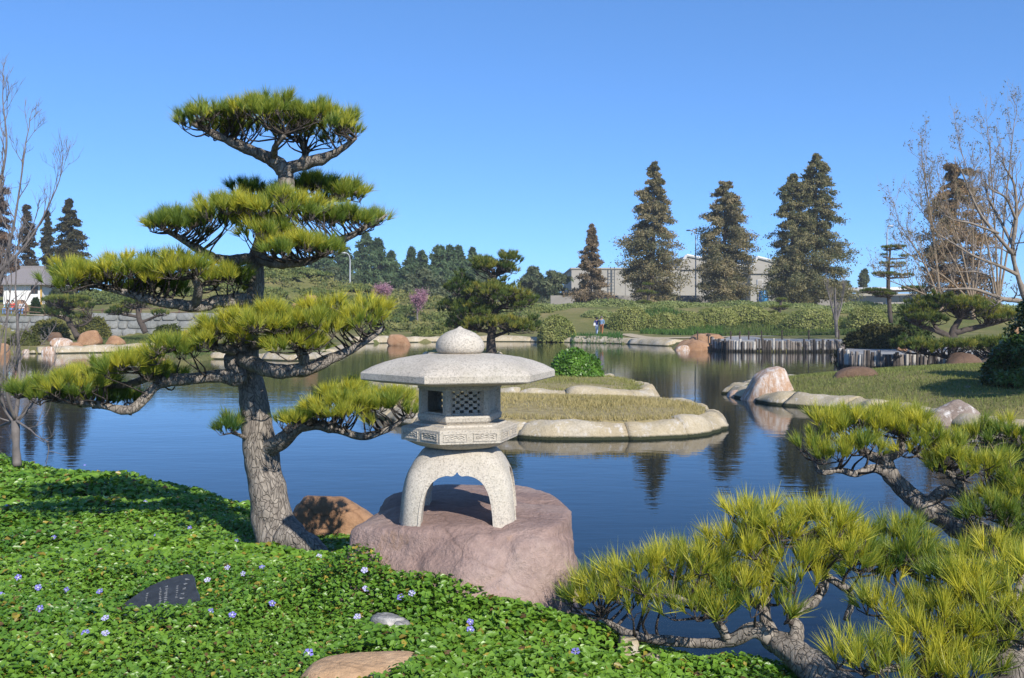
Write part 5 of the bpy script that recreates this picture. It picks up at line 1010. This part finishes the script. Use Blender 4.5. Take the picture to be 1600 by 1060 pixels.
# rope rail posts on the terrace
t = thing('post_rail', onland(1092, 71), 'row of thin dark posts with a rope along the terrace', 'railing'); prev = None
M['post'] = plain('dark_post', (.06, .04, .03), .8, .3)
for px, D in [(1090, 74), (1142, 72), (1156, 71.5), (1170, 71), (1190, 71), (1222, 71), (1264, 71), (1311, 71)]:
    q = onland(px, D); b = MB(); b.tube([q - np.array([0, 0, .3]), q + np.array([0, 0, .9])], [.055, .05], 8); b.build('post', M['post'], t)
    if prev is not None:
        b = MB(); a_, c_ = prev + np.array([0, 0, .8]), q + np.array([0, 0, .8]); b.tube([a_ * (1 - s) + c_ * s - np.array([0, 0, .5 * s * (1 - s)]) for s in np.linspace(0, 1, 7)], .012, 5); b.build('rope', M['post'], t)
    prev = q
# shore rocks: (px, py centre, D, half w px, half h px, material, seed, label)
RK = [(1206, 600, 28.6, 46, 25, 'rosewhite', 801, 'pointed white streaked orange boulder at the tip of the peninsula', .85), (1162, 614, 30, 26, 9, 'rosewhite', 802, 'low white flat stone at the very tip of the peninsula', 1),
 (1332, 591, 30, 46, 21, 'brownrock', 803, 'shaded brown boulder on the peninsula grass', .8), (1512, 614, 26, 38, 17, 'mauvewhite', 804, 'rosy flat boulder on the peninsula before the leafy bush', .8),
 (1488, 645, 22.5, 52, 24, 'mauvewhite', 805, 'domed white and mauve boulder at the peninsula water edge', .9), (1086, 541, 70, 36, 12, 'orange', 806, 'low orange boulder left of the long log wall', 1), (1105, 527, 75, 30, 7, 'orange', 807, 'flat orange boulder behind the low one by the log wall', 1), (1066, 546, 69, 14, 6, 'rosewhite', 808, 'rounded pinkish stone at the water left of the log wall', 1),
 (622, 528, 80, 15, 7, 'orange', 809, 'orange rock on the far shore left of the finial', 1), (1410, 548, 50, 10, 9, 'orange', 810, 'tan boulder beside the creeping pine', 1), (1505, 562, 42, 30, 10, 'brownrock', 811, 'brown rock under the creeping pine', 1), (1590, 517, 60, 12, 7, 'orange', 812, 'orange rock at the right edge behind the spreading pine', 1),
 (142, 523, 68, 19, 9, 'orange', 813, 'orange boulder at the foot of the leaning umbrella pine', 1), (88, 526, 69, 14, 9, 'brownrock', 814, 'brown boulder left of the leaning umbrella pine', 1), (120, 540, 65, 13, 8, 'orange', 815, 'tan pointed rock on the left lawn', 1), (75, 548, 63, 11, 9, 'rosewhite', 816, 'rounded stone at the left end of the lawn edge', 1), (3, 546, 62, 12, 12, 'orange', 817, 'orange boulder on the shore at the left edge', 1),
 (180, 530, 68, 14, 7, 'orange', 818, 'tan rock in the lawn below the crooked pine', 1), (268, 533, 64, 14, 14, 'orange', 819, 'orange boulder seen through the lower left pine branch', 1), (260, 547, 60, 18, 12, 'rosewhite', 820, 'white boulder below the orange one behind the pine branch', 1), (250, 565, 54, 18, 9, 'orange', 821, 'tan boulder at the waterline behind the lower left branch', 1), (290, 522, 70, 14, 8, 'orange', 822, 'tan rock at the end of the stone wall', 1),
 (95, 532, 66, 18, 6, 'rosewhite', 823, 'pale flat stones beside the brown boulder', 1), (33, 474, 96, 12, 6, 'orange', 824, 'tan boulder below the white house', 1), (300, 568, 54, 20, 6, 'rosewhite', 825, 'low pale stone at the left bank tip', 1), (485, 466, 104, 14, 5, 'orange', 826, 'tan rock on the slope beyond the big pine', 1), (462, 478, 100, 10, 5, 'orange', 827, 'small tan rock on the slope beyond the big pine, lower left of another', 1),
 (40, 549, 63, 6, 4, 'rosewhite', 828, 'small white pebble stone at the left shore, right one', 1), (28, 549, 63, 5, 4, 'greyrock', 829, 'small grey pebble stone at the left shore, left one', 1), (52, 550, 63, 5, 4, 'edging', 830, 'small cream stone next to the white pebble stone', 1)]
for px, py, D, hw_, hh, m, sd, l, dp in RK:
    c = P(px, py, D); s = D / F; rock('boulder' if hw_ * s > .3 else 'stone', (c[0], c[1], c[2] - hh * s * .85), (hw_ * s * 1.15, hw_ * s * dp, hh * s * 2.0), sd, M[m], l, sub=4, p=10, rough=.06, taper={801: .34, 805: .3, 815: .4, 804: .3}.get(sd, .12))

# stone retaining wall on the left
M['wallstone'] = rockmat('grey_wall_stone', [(.3, (.17, .175, .165)), (.5, (.22, .225, .21)), (.7, (.28, .28, .265))], 1.1, fine=5)
def retaining(label, pxa, pxb, ytop, ybot, D, mat, th=.6, lean=.6, courses=4, wid=(.5, 1.0), seed=0):
    r = np.random.default_rng(seed); a_, b_ = P(pxa, ybot, D), P(pxb, ybot, D); z0 = a_[2] - .2; z1 = P(pxa, ytop, D)[2]; t = thing('retaining_wall', ((a_[0] + b_[0]) / 2, D, z0), label, 'wall')
    b = MB(); L = b_[0] - a_[0]; h = z1 - z0
    V = [[a_[0], D + .12, z0], [b_[0], D + .12, z0], [b_[0], D + lean + .12, z1 - .04], [a_[0], D + lean + .12, z1 - .04], [a_[0], D + th + lean, z0], [b_[0], D + th + lean, z0], [b_[0], D + th + lean, z1 - .04], [a_[0], D + th + lean, z1 - .04]]
    b.add(V, [(0, 1, 2, 3), (5, 4, 7, 6), (3, 2, 6, 7), (0, 3, 7, 4), (1, 5, 6, 2), (0, 4, 5, 1)]); b.build('backing', mat, t)
    if not courses: return
    ch = h / courses; d_, Fs = ico(2)
    for k in range(courses):
        x = a_[0] + r.uniform(0, .3)
        while x < b_[0] - .3:
            w = min(r.uniform(*wid), b_[0] - x); zc = z0 + (k + .5) * ch; q = np.sign(d_) * np.abs(d_) ** .45
            v = q * np.array([w * .49, .14, ch * .49]) + r.normal(0, .012, (len(q), 3)); v[:, 1] += v[:, 2] * lean / h
            mk('wall_stone', v + np.array([x + w / 2, D + .12 + lean * (k + .5) / courses, zc]), Fs, mat, t, smooth=True); x += w
retaining('grey fitted stone retaining wall on the left bank', 132, 345, 489, 523, 86, M['wallstone'], courses=3, wid=(.7, 2.0), seed=1)
retaining('pale stone wall at the far left behind the sapling', -90, 70, 494, 522, 86.6, M['wallstone'], courses=3, wid=(.7, 2.0), seed=2)
# wooden rail fence above the walls
M['rail'] = plain('brown_rail', (.14, .09, .06), .85, .3); t = thing('rail_fence', onland(60, 89), 'brown two rail fence on the terrace above the stone wall', 'fence')
fx = [P(px, 480, 88.6)[0] for px in range(-20, 331, 30)]
for x in fx:
    z = hz(x, 88.6); b = MB(); b.box((x, 88.6, z + .45), (.06, .06, .6)); b.build('post', M['rail'], t)
for hh in (.45, .9):
    b = MB(); b.tube([(x, 88.52, hz(x, 88.6) + hh) for x in fx], .045, 6); b.build('rail', M['rail'], t)

# white garden house
M['plaster'] = plain('white_plaster', (.72, .72, .70), .85, .06); M['shingle'] = plain('grey_shingle', (.21, .19, .185), .9, .2, 12); M['dark'] = plain('dark_window', (.03, .03, .03), .3, .2); M['yellow'] = plain('ochre_post', (.5, .3, .06), .7, .1)
D = 108; q = onland(48, D); xl, xr = P(5, 460, D)[0], P(65, 460, D)[0]; ze = P(40, 445, D)[2]; zr = P(40, 417, D)[2]; z0 = q[2] - .4
hs_ = thing('garden_house', (q[0], q[1], z0), 'small white plastered house with grey hipped roof at far left', 'house')
b = MB(); b.box(((xl + xr) / 2, D + 2.5, (z0 + ze) / 2), ((xr - xl) / 2, 2.5, (ze - z0) / 2)); wall_ = b.build('wall', M['plaster'], hs_)
b = MB(); e = .75; cx = (xl + xr) / 2
b.add([[xl - e, D - e, ze - .05], [xr + e, D - e, ze - .05], [xr + e, D + 5 + e, ze - .05], [xl - e, D + 5 + e, ze - .05], [cx - 1.2, D + 2.5, zr], [cx + 1.2, D + 2.5, zr],
       [xl - e, D - e, ze + .1], [xr + e, D - e, ze + .1], [xr + e, D + 5 + e, ze + .1], [xl - e, D + 5 + e, ze + .1]],
      [(3, 2, 1, 0), (0, 1, 7, 6), (1, 2, 8, 7), (2, 3, 9, 8), (3, 0, 6, 9), (6, 7, 5, 4), (8, 9, 4, 5), (7, 8, 5), (9, 6, 4)]); rf_ = b.build('roof', M['shingle'], hs_)
b = MB(); b.box((cx, D + 2.5, zr + .05), (1.4, .14, .16)); b.build('ridge_cap', M['shingle'], rf_)
wx = P(54, 453, D)[0]; wz = P(54, 453, D)[2]; b = MB(); b.box((wx, D - .02, wz), (.36, .05, .42)); wn_ = b.build('window', M['dark'], hs_)
b = MB(); b.box((wx, D - .09, wz), (.025, .02, .42)); b.box((wx, D - .092, wz), (.36, .018, .025)); b.build('mullion', M['rail'], wn_)
b = MB(); b.box((xr - .02, D - .06, (z0 + ze) / 2), (.08, .06, (ze - z0) / 2)); b.build('corner_post', M['yellow'], hs_)

# warehouse, walls and pipe behind the redwoods
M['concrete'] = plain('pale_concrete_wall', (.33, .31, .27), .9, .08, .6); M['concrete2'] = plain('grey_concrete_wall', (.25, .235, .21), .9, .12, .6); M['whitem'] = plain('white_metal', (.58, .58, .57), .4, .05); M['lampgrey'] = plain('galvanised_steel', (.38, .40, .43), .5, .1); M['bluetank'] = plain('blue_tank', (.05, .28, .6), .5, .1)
def block(name, label, pxa, pxb, ytop, D, depth, mat, gable=None, ybase=500, parts=True):
    a_, b_ = P(pxa, ytop, D), P(pxb, ytop, D); z0 = min(P(pxa, ybase, D)[2], hz((a_[0] + b_[0]) / 2, D)) - .5; z1 = a_[2]; t = thing(name, ((a_[0] + b_[0]) / 2, D, z0), label, 'building')
    m = MB(); m.box(((a_[0] + b_[0]) / 2, D + depth / 2, (z0 + z1) / 2), ((b_[0] - a_[0]) / 2, depth / 2, (z1 - z0) / 2)); m.build('wall', mat, t)
    m = MB(); e = .4; n = max(3, int((b_[0] - a_[0]) / 5))
    if gable is None: m.box(((a_[0] + b_[0]) / 2, D + depth / 2, z1 + .15), ((b_[0] - a_[0]) / 2 + .2, depth / 2 + .2, .15)); m.build('parapet', mat, t)
    else:
        g = P(gable[0], gable[1], D); V = []
        for y in (D - e, D + depth + e): V += [[a_[0] - e, y, z1 - .02], [b_[0] + e, y, P(pxb, gable[2], D)[2]], [g[0], y, g[2]], [a_[0] - e, y, z1 - .5], [b_[0] + e, y, z1 - .5]]
        m.add(V, [(3, 4, 1, 2, 0), (8, 5, 7, 6, 9), (0, 2, 7, 5), (2, 1, 6, 7), (3, 0, 5, 8), (4, 9, 6, 1), (3, 8, 9, 4)]); rf2 = m.build('roof', mat, t)
        for xa, xb in ((0, 2), (2, 1)):
            m = MB(); m.tube([np.array(V[xa]) + np.array([0, -.15, .1]), np.array(V[xb]) + np.array([0, -.15, .1])], .3, 6); m.build('roof_edge', M['whitem'], rf2)
    for k in range(1, n):
        x = a_[0] + (b_[0] - a_[0]) * k / n; m = MB(); m.box((x, D - .03, (z0 + z1) / 2), (.06, .05, (z1 - z0) / 2 - .05)); m.build('wall_joint', M['concrete2'], t)
    return t, D
block('warehouse', 'flat roofed pale concrete warehouse behind the first two redwoods', 893, 1062, 421, 190, 30, M['concrete'])
block('warehouse', 'pale warehouse with a sloping white roof between the redwoods', 1063, 1172, 418, 200, 40, M['concrete'], (1072, 400, 420))
block('warehouse', 'white roofed warehouse end beside the tallest redwood', 1173, 1262, 424, 196, 36, M['concrete'], (1182, 403, 424))
t = thing('wall_ladder', P(957, 462, 189), 'dark caged ladder on the wall of the flat warehouse', 'ladder')
M['steel'] = plain('dark_steel', (.12, .13, .13), .5, .2, metal=.3)
for px in (954, 960):
    m = MB(); m.tube([P(px, 466, 189.2), P(px, 417, 189.2)], .09, 6); m.build('stile', M['steel'], t)
for k in range(9):
    m = MB(); y = 462 - k * 5; m.tube([P(954, y, 189.2), P(960, y, 189.2)], .05, 5); m.build('rung', M['steel'], t)
def conwall(label, pxa, pxb, yt, D, mat, th=.5):
    a_, b_ = P(pxa, yt, D), P(pxb, yt, D); z0 = hz((a_[0] + b_[0]) / 2, D) - .6; t = thing('concrete_wall', ((a_[0] + b_[0]) / 2, D, z0), label, 'wall'); n = max(2, int((b_[0] - a_[0]) / 4))
    for k in range(n):
        x0 = a_[0] + (b_[0] - a_[0]) * k / n; x1 = a_[0] + (b_[0] - a_[0]) * (k + 1) / n; m = MB(); m.box(((x0 + x1) / 2, D, (z0 + a_[2]) / 2), ((x1 - x0) / 2 - .02, th / 2, (a_[2] - z0) / 2)); m.build('wall_panel', mat, t)
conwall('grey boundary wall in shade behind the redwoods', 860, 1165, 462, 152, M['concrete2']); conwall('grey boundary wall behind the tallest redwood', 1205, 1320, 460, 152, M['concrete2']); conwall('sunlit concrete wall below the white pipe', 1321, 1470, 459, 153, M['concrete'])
t = thing('white_pipe', P(1312, 456, 150), 'long white horizontal pipe on top of the concrete wall at right', 'pipe'); m = MB(); m.tube([P(1312, 454, 151), P(1470, 452, 151)], .42, 16); m.build('pipe_run', M['whitem'], t, smooth=True)
for px in (1320, 1360, 1400, 1440): m = MB(); c = P(px, 456.6, 151); m.box(c, (.12, .5, .34)); m.build('saddle', M['steel'], t)
c = P(1193, 464, 158); t = thing('blue_tank', c - np.array([0, 0, 1.0]), 'blue upright tank by the wall between the right redwoods', 'tank'); m = MB(); m.loft(lathe([(.55, c[2] - .9), (.75, c[2] - .85), (.78, c[2]), (.72, c[2] + .7), (.5, c[2] + 1.0), (.2, c[2] + 1.12)], c[0], c[1], 20)); m.build('tank_body', M['bluetank'], t, smooth=True); m = MB(); m.loft(lathe([(.12, c[2] + 1.1), (.12, c[2] + 1.25)], c[0], c[1], 10)); m.build('cap', M['steel'], t)
m = MB(); m.box(c + np.array([0, .2, -1.7]), (1.1, 1.1, .8)); m.build('stand', M['concrete2'], t)
c = P(1187, 447, 160); t = thing('utility_cabinet', c - np.array([0, 0, 1.0]), 'white box cabinet on the wall above the blue tank', 'cabinet'); m = MB(); m.box(c, (.45, .35, 1.0)); cb = m.build('cabinet_body', M['whitem'], t); m = MB(); m.box(c + np.array([0, -.36, 0]), (.38, .012, .9)); m.build('cabinet_door', M['concrete'], cb); m = MB(); m.box(c + np.array([0, .3, -1.9]), (.3, .3, 1.0)); m.build('plinth', M['concrete2'], t)
m = MB(); t = thing('overhead_cable', P(1165, 447, 156), 'thin dark cables sagging between the right redwoods', 'cable'); m.tube([P(1172 + k * 6, 448 + k * .6 + 3 * math.sin(k / 9 * math.pi), 156) for k in range(10)], .04, 5); m.build('cable', M['steel'], t)
for px, yt, yb, D, side, l in [(547, 394, 462, 125, -1, 'tall grey street lamp in front of the dark skyline conifers'), (1087, 359, 470, 148, -1, 'grey street lamp between the second and third redwood'), (1386, 352, 500, 120, 1, 'grey street lamp above the tiered pine at right')]:
    q = onland(px, D); top = P(px, yt + 6, D); s = D / F; t = thing('street_lamp', q, l, 'street lamp', 'street lamps behind the garden'); m = MB(); hx = (9 if px != 1386 else 4) * s * side
    m.tube([q, (top[0], top[1], top[2] - 6 * s)], [.11, .07], 10); m.build('pole', M['lampgrey'], t)
    m = MB(); m.tube(smooth_path([(top[0], top[1], top[2] - 6.5 * s), (top[0] + hx * .15, D, top[2]), (top[0] + hx * .55, D, top[2] + 4 * s), (top[0] + hx, D, top[2] + 5 * s)], 5), .05, 8); m.build('arm', M['lampgrey'], t)
    v_, f_ = rock_shape((.34, .2, .13), 3, sub=2, npl=0, rough=0); mk('lamp_head', v_ + np.array([top[0] + hx * 1.25, D, top[2] + 4.8 * s]), f_, M['lampgrey'], t, smooth=True)
c = onland(1107, 73); t = thing('garden_light', c, 'small dark path light beside the flat orange boulder', 'lamp'); m = MB(); m.tube([c, c + np.array([0, 0, .55])], .05, 6); m.build('stem', M['post'], t); m = MB(); m.loft(lathe([(.16, c[2] + .52), (.17, c[2] + .6), (.08, c[2] + .72)], c[0], c[1], 10)); m.build('hood', M['post'], t)

# ------------------------------------------------------------------ people
SK = plain('skin', (.45, .27, .19), .6, .05)
def person(label, loc, yaw, J, cloth, hair, seed=0, scale=1.0):
    """J: joints name -> (x, y, z, radius); one skinned surface, coloured by body region"""
    E = [('pelvis', 'belly'), ('belly', 'chest'), ('chest', 'neck'), ('neck', 'chin'), ('chin', 'head'), ('head', 'crown'), ('pelvis', 'hipL'), ('pelvis', 'hipR'), ('hipL', 'kneeL'), ('kneeL', 'ankL'), ('ankL', 'toeL'), ('hipR', 'kneeR'), ('kneeR', 'ankR'), ('ankR', 'toeR'),
         ('chest', 'shL'), ('shL', 'elL'), ('elL', 'wrL'), ('wrL', 'haL'), ('chest', 'shR'), ('shR', 'elR'), ('elR', 'wrR'), ('wrR', 'haR')]
    nm = list(J); me = bpy.data.meshes.new('body'); me.from_pydata([J[n][:3] for n in nm], [(nm.index(a), nm.index(b_)) for a, b_ in E], [])
    o = bpy.data.objects.new('tmp_body', me); COL.objects.link(o); o.modifiers.new('skin', 'SKIN'); sv = me.skin_vertices[0].data
    for n, s in zip(nm, sv): s.radius = (J[n][3], J[n][3] * (.75 if n in ('chest', 'belly', 'pelvis') else 1)); s.use_root = n == 'pelvis'
    o.modifiers.new('sub', 'SUBSURF').levels = 1; bpy.context.view_layer.update()
    m2 = bpy.data.meshes.new_from_object(o.evaluated_get(bpy.context.evaluated_depsgraph_get())); bpy.data.objects.remove(o); bpy.data.meshes.remove(me); m2.name = 'body'
    t = thing('person', loc, label, 'person'); t.rotation_euler = (0, 0, yaw); t.scale = (scale,) * 3
    m2.materials.clear()
    for m_ in (SK, cloth[0], cloth[1], cloth[2]): m2.materials.append(m_)
    pos = np.array([J[n][:3] for n in nm]); grp = {'pelvis': 2, 'belly': 1, 'chest': 1, 'neck': 0, 'chin': 0, 'head': 0, 'crown': 0, 'hipL': 2, 'hipR': 2, 'kneeL': 2, 'kneeR': 2, 'ankL': 2, 'ankR': 2, 'toeL': 3, 'toeR': 3, 'shL': 1, 'shR': 1, 'elL': 1, 'elR': 1, 'wrL': 0, 'wrR': 0, 'haL': 0, 'haR': 0}
    seg = [(pos[nm.index(a)], pos[nm.index(b_)], grp[a], grp[b_]) for a, b_ in E]
    for f in m2.polygons:
        c = np.array(f.center); best = (9, 0)
        for a, b_, ga, gb in seg:
            e = b_ - a; u = np.clip((c - a) @ e / (e @ e), 0, 1); d_ = np.linalg.norm(c - a - u * e)
            if d_ < best[0]: best = (d_, ga if u < .55 else gb)
        f.material_index = best[1]; f.use_smooth = True
    b_ = bpy.data.objects.new('body', m2); COL.objects.link(b_); b_.parent = t
    hd = np.array(J['head'][:3]); v, f = rock_shape((.105, .115, .12), seed, sub=3, npl=0, p=6, rough=.08); v = v + hd + np.array([0, .025, .045])
    keep = [tuple(q) for q in f if not (np.mean(v[q], 0)[1] < hd[1] - .045 and np.mean(v[q], 0)[2] < hd[2] + .07)]
    ho = bpy.data.objects.new('hair', make_mesh('hair', v, keep, hair, smooth=True)); COL.objects.link(ho); ho.parent = t
    fv = MB(); fv.box(hd + np.array([0, -.105, -.005]), (.013, .02, .022)); no = bpy.data.objects.new('nose', make_mesh('nose', np.concatenate(fv.V), fv.F, SK)); COL.objects.link(no); no.parent = t
    return t
def walk(sw=.16, arm=.14):
    return {'pelvis': (0, 0, .95, .14), 'belly': (0, 0, 1.1, .135), 'chest': (0, -.01, 1.33, .155), 'neck': (0, 0, 1.48, .06), 'chin': (0, -.02, 1.55, .07), 'head': (0, -.01, 1.62, .088), 'crown': (0, 0, 1.69, .06),
            'hipL': (.09, 0, .88, .095), 'kneeL': (.1, -sw * .8, .5, .062), 'ankL': (.1, -sw * .9, .09, .045), 'toeL': (.11, -sw * .9 - .17, .04, .035), 'hipR': (-.09, 0, .88, .095), 'kneeR': (-.1, sw * .2, .49, .062), 'ankR': (-.1, sw * 1.5, .11, .045), 'toeR': (-.11, sw * 1.5 - .15, .035, .035),
            'shL': (.19, 0, 1.4, .065), 'elL': (.26, arm, 1.14, .045), 'wrL': (.27, arm * .6, .9, .033), 'haL': (.27, arm * .4, .81, .035), 'shR': (-.19, 0, 1.4, .065), 'elR': (-.26, -arm * .5, 1.14, .045), 'wrR': (-.26, -arm * 1.8, .95, .033), 'haR': (-.26, -arm * 2.1, .88, .035)}
def sit():
    J = walk(); J.update({'pelvis': (0, 0, .5, .15), 'belly': (0, .02, .66, .14), 'chest': (0, .02, .9, .155), 'neck': (0, 0, 1.05, .06), 'chin': (0, -.02, 1.12, .07), 'head': (0, -.01, 1.19, .088), 'crown': (0, 0, 1.26, .06), 'hipL': (.1, -.08, .48, .1), 'kneeL': (.12, -.5, .5, .065), 'ankL': (.12, -.48, .09, .045), 'toeL': (.13, -.65, .04, .035),
        'hipR': (-.1, -.08, .48, .1), 'kneeR': (-.12, -.5, .5, .065), 'ankR': (-.12, -.46, .09, .045), 'toeR': (-.13, -.63, .04, .035), 'shL': (.19, 0, .97, .065), 'elL': (.25, -.1, .72, .045), 'wrL': (.16, -.35, .6, .033), 'haL': (.13, -.43, .58, .035), 'shR': (-.19, 0, .97, .065), 'elR': (-.25, -.1, .72, .045), 'wrR': (-.16, -.35, .6, .033), 'haR': (-.13, -.43, .58, .035)}); return J
def cl(n, c): return plain('cloth_' + n, c, .85, .12, 8)
shoe = cl('shoe', (.05, .04, .04)); HB = plain('dark_hair', (.015, .011, .01), .6, .2); HG_ = plain('grey_hair', (.12, .10, .09), .7, .2); WH = cl('white', (.7, .7, .7))
q = onland(932.5, 92.5); person('walker in dark blue top and pale blue trousers holding a white bag', q, R(155), walk(.15, .08), (cl('navy', (.035, .045, .20)), cl('paleblue', (.42, .52, .72)), shoe), HB, 1, .98)
hb_ = P(929, 507, 92.2); t = thing('white_bag', hb_ - np.array([0, 0, .12]), 'small white bag in the hand of the walker in dark blue', 'bag'); m = MB(); m.box(hb_, (.1, .05, .11), taper=.8); m.build('bag_body', WH, t); m = MB(); m.tube([hb_ + np.array([-.06, 0, .11]), hb_ + np.array([0, 0, .2]), hb_ + np.array([.06, 0, .11])], .012, 5); m.build('handle', WH, t)
q = onland(940, 92.0); person('walker in light blue shirt and rust trousers with one arm swung out', q, R(160), walk(.14, -.2), (cl('denim', (.16, .26, .42)), cl('rust', (.34, .12, .05)), shoe), HG_, 2, 1.04)
for k, (px, sh, l) in enumerate([(12, (.30, .55, .62), 'seated visitor in a pale turquoise top behind the terrace fence'), (20, (.5, .06, .05), 'seated visitor in red between two others behind the terrace fence'), (35, (.68, .70, .74), 'seated visitor in a white top, rightmost behind the terrace fence')]):
    q = onland(px, 92); person(l, q, R(10 * (k - 1)), sit(), (cl('seat%d' % k, sh), cl('legs%d' % k, (.12, .25, .5)), shoe), HB, 5 + k, 1.02)
c = onland(23, 92.15); t = thing('bench', c, 'low brown bench under the seated visitors at left', 'bench'); m = MB(); m.box(c + np.array([0, .05, .32]), (1.15, .22, .035)); m.build('seat', M['rail'], t)
for x in (-.85, .85): m = MB(); m.box(c + np.array([x, .05, .14]), (.05, .18, .15)); m.build('leg', M['rail'], t)

# ------------------------------------------------------------------ air
m_, ns_, ls_, bs_ = nodes('pale_haze'); ns_.remove(bs_); pv = ns_.new('ShaderNodeVolumePrincipled'); pv.inputs['Color'].default_value = (.86, .92, 1, 1); pv.inputs['Density'].default_value = .00035; pv.inputs['Anisotropy'].default_value = .0
ls_.new(pv.outputs[0], ns_['Material Output'].inputs['Volume'])
b = MB(); b.box((0, 0, 14), (1260, 1260, 16.5)); tag(b.build('haze', m_, None, (0, 0, 0)), 'thin pale haze in the air over the garden', kind='stuff')
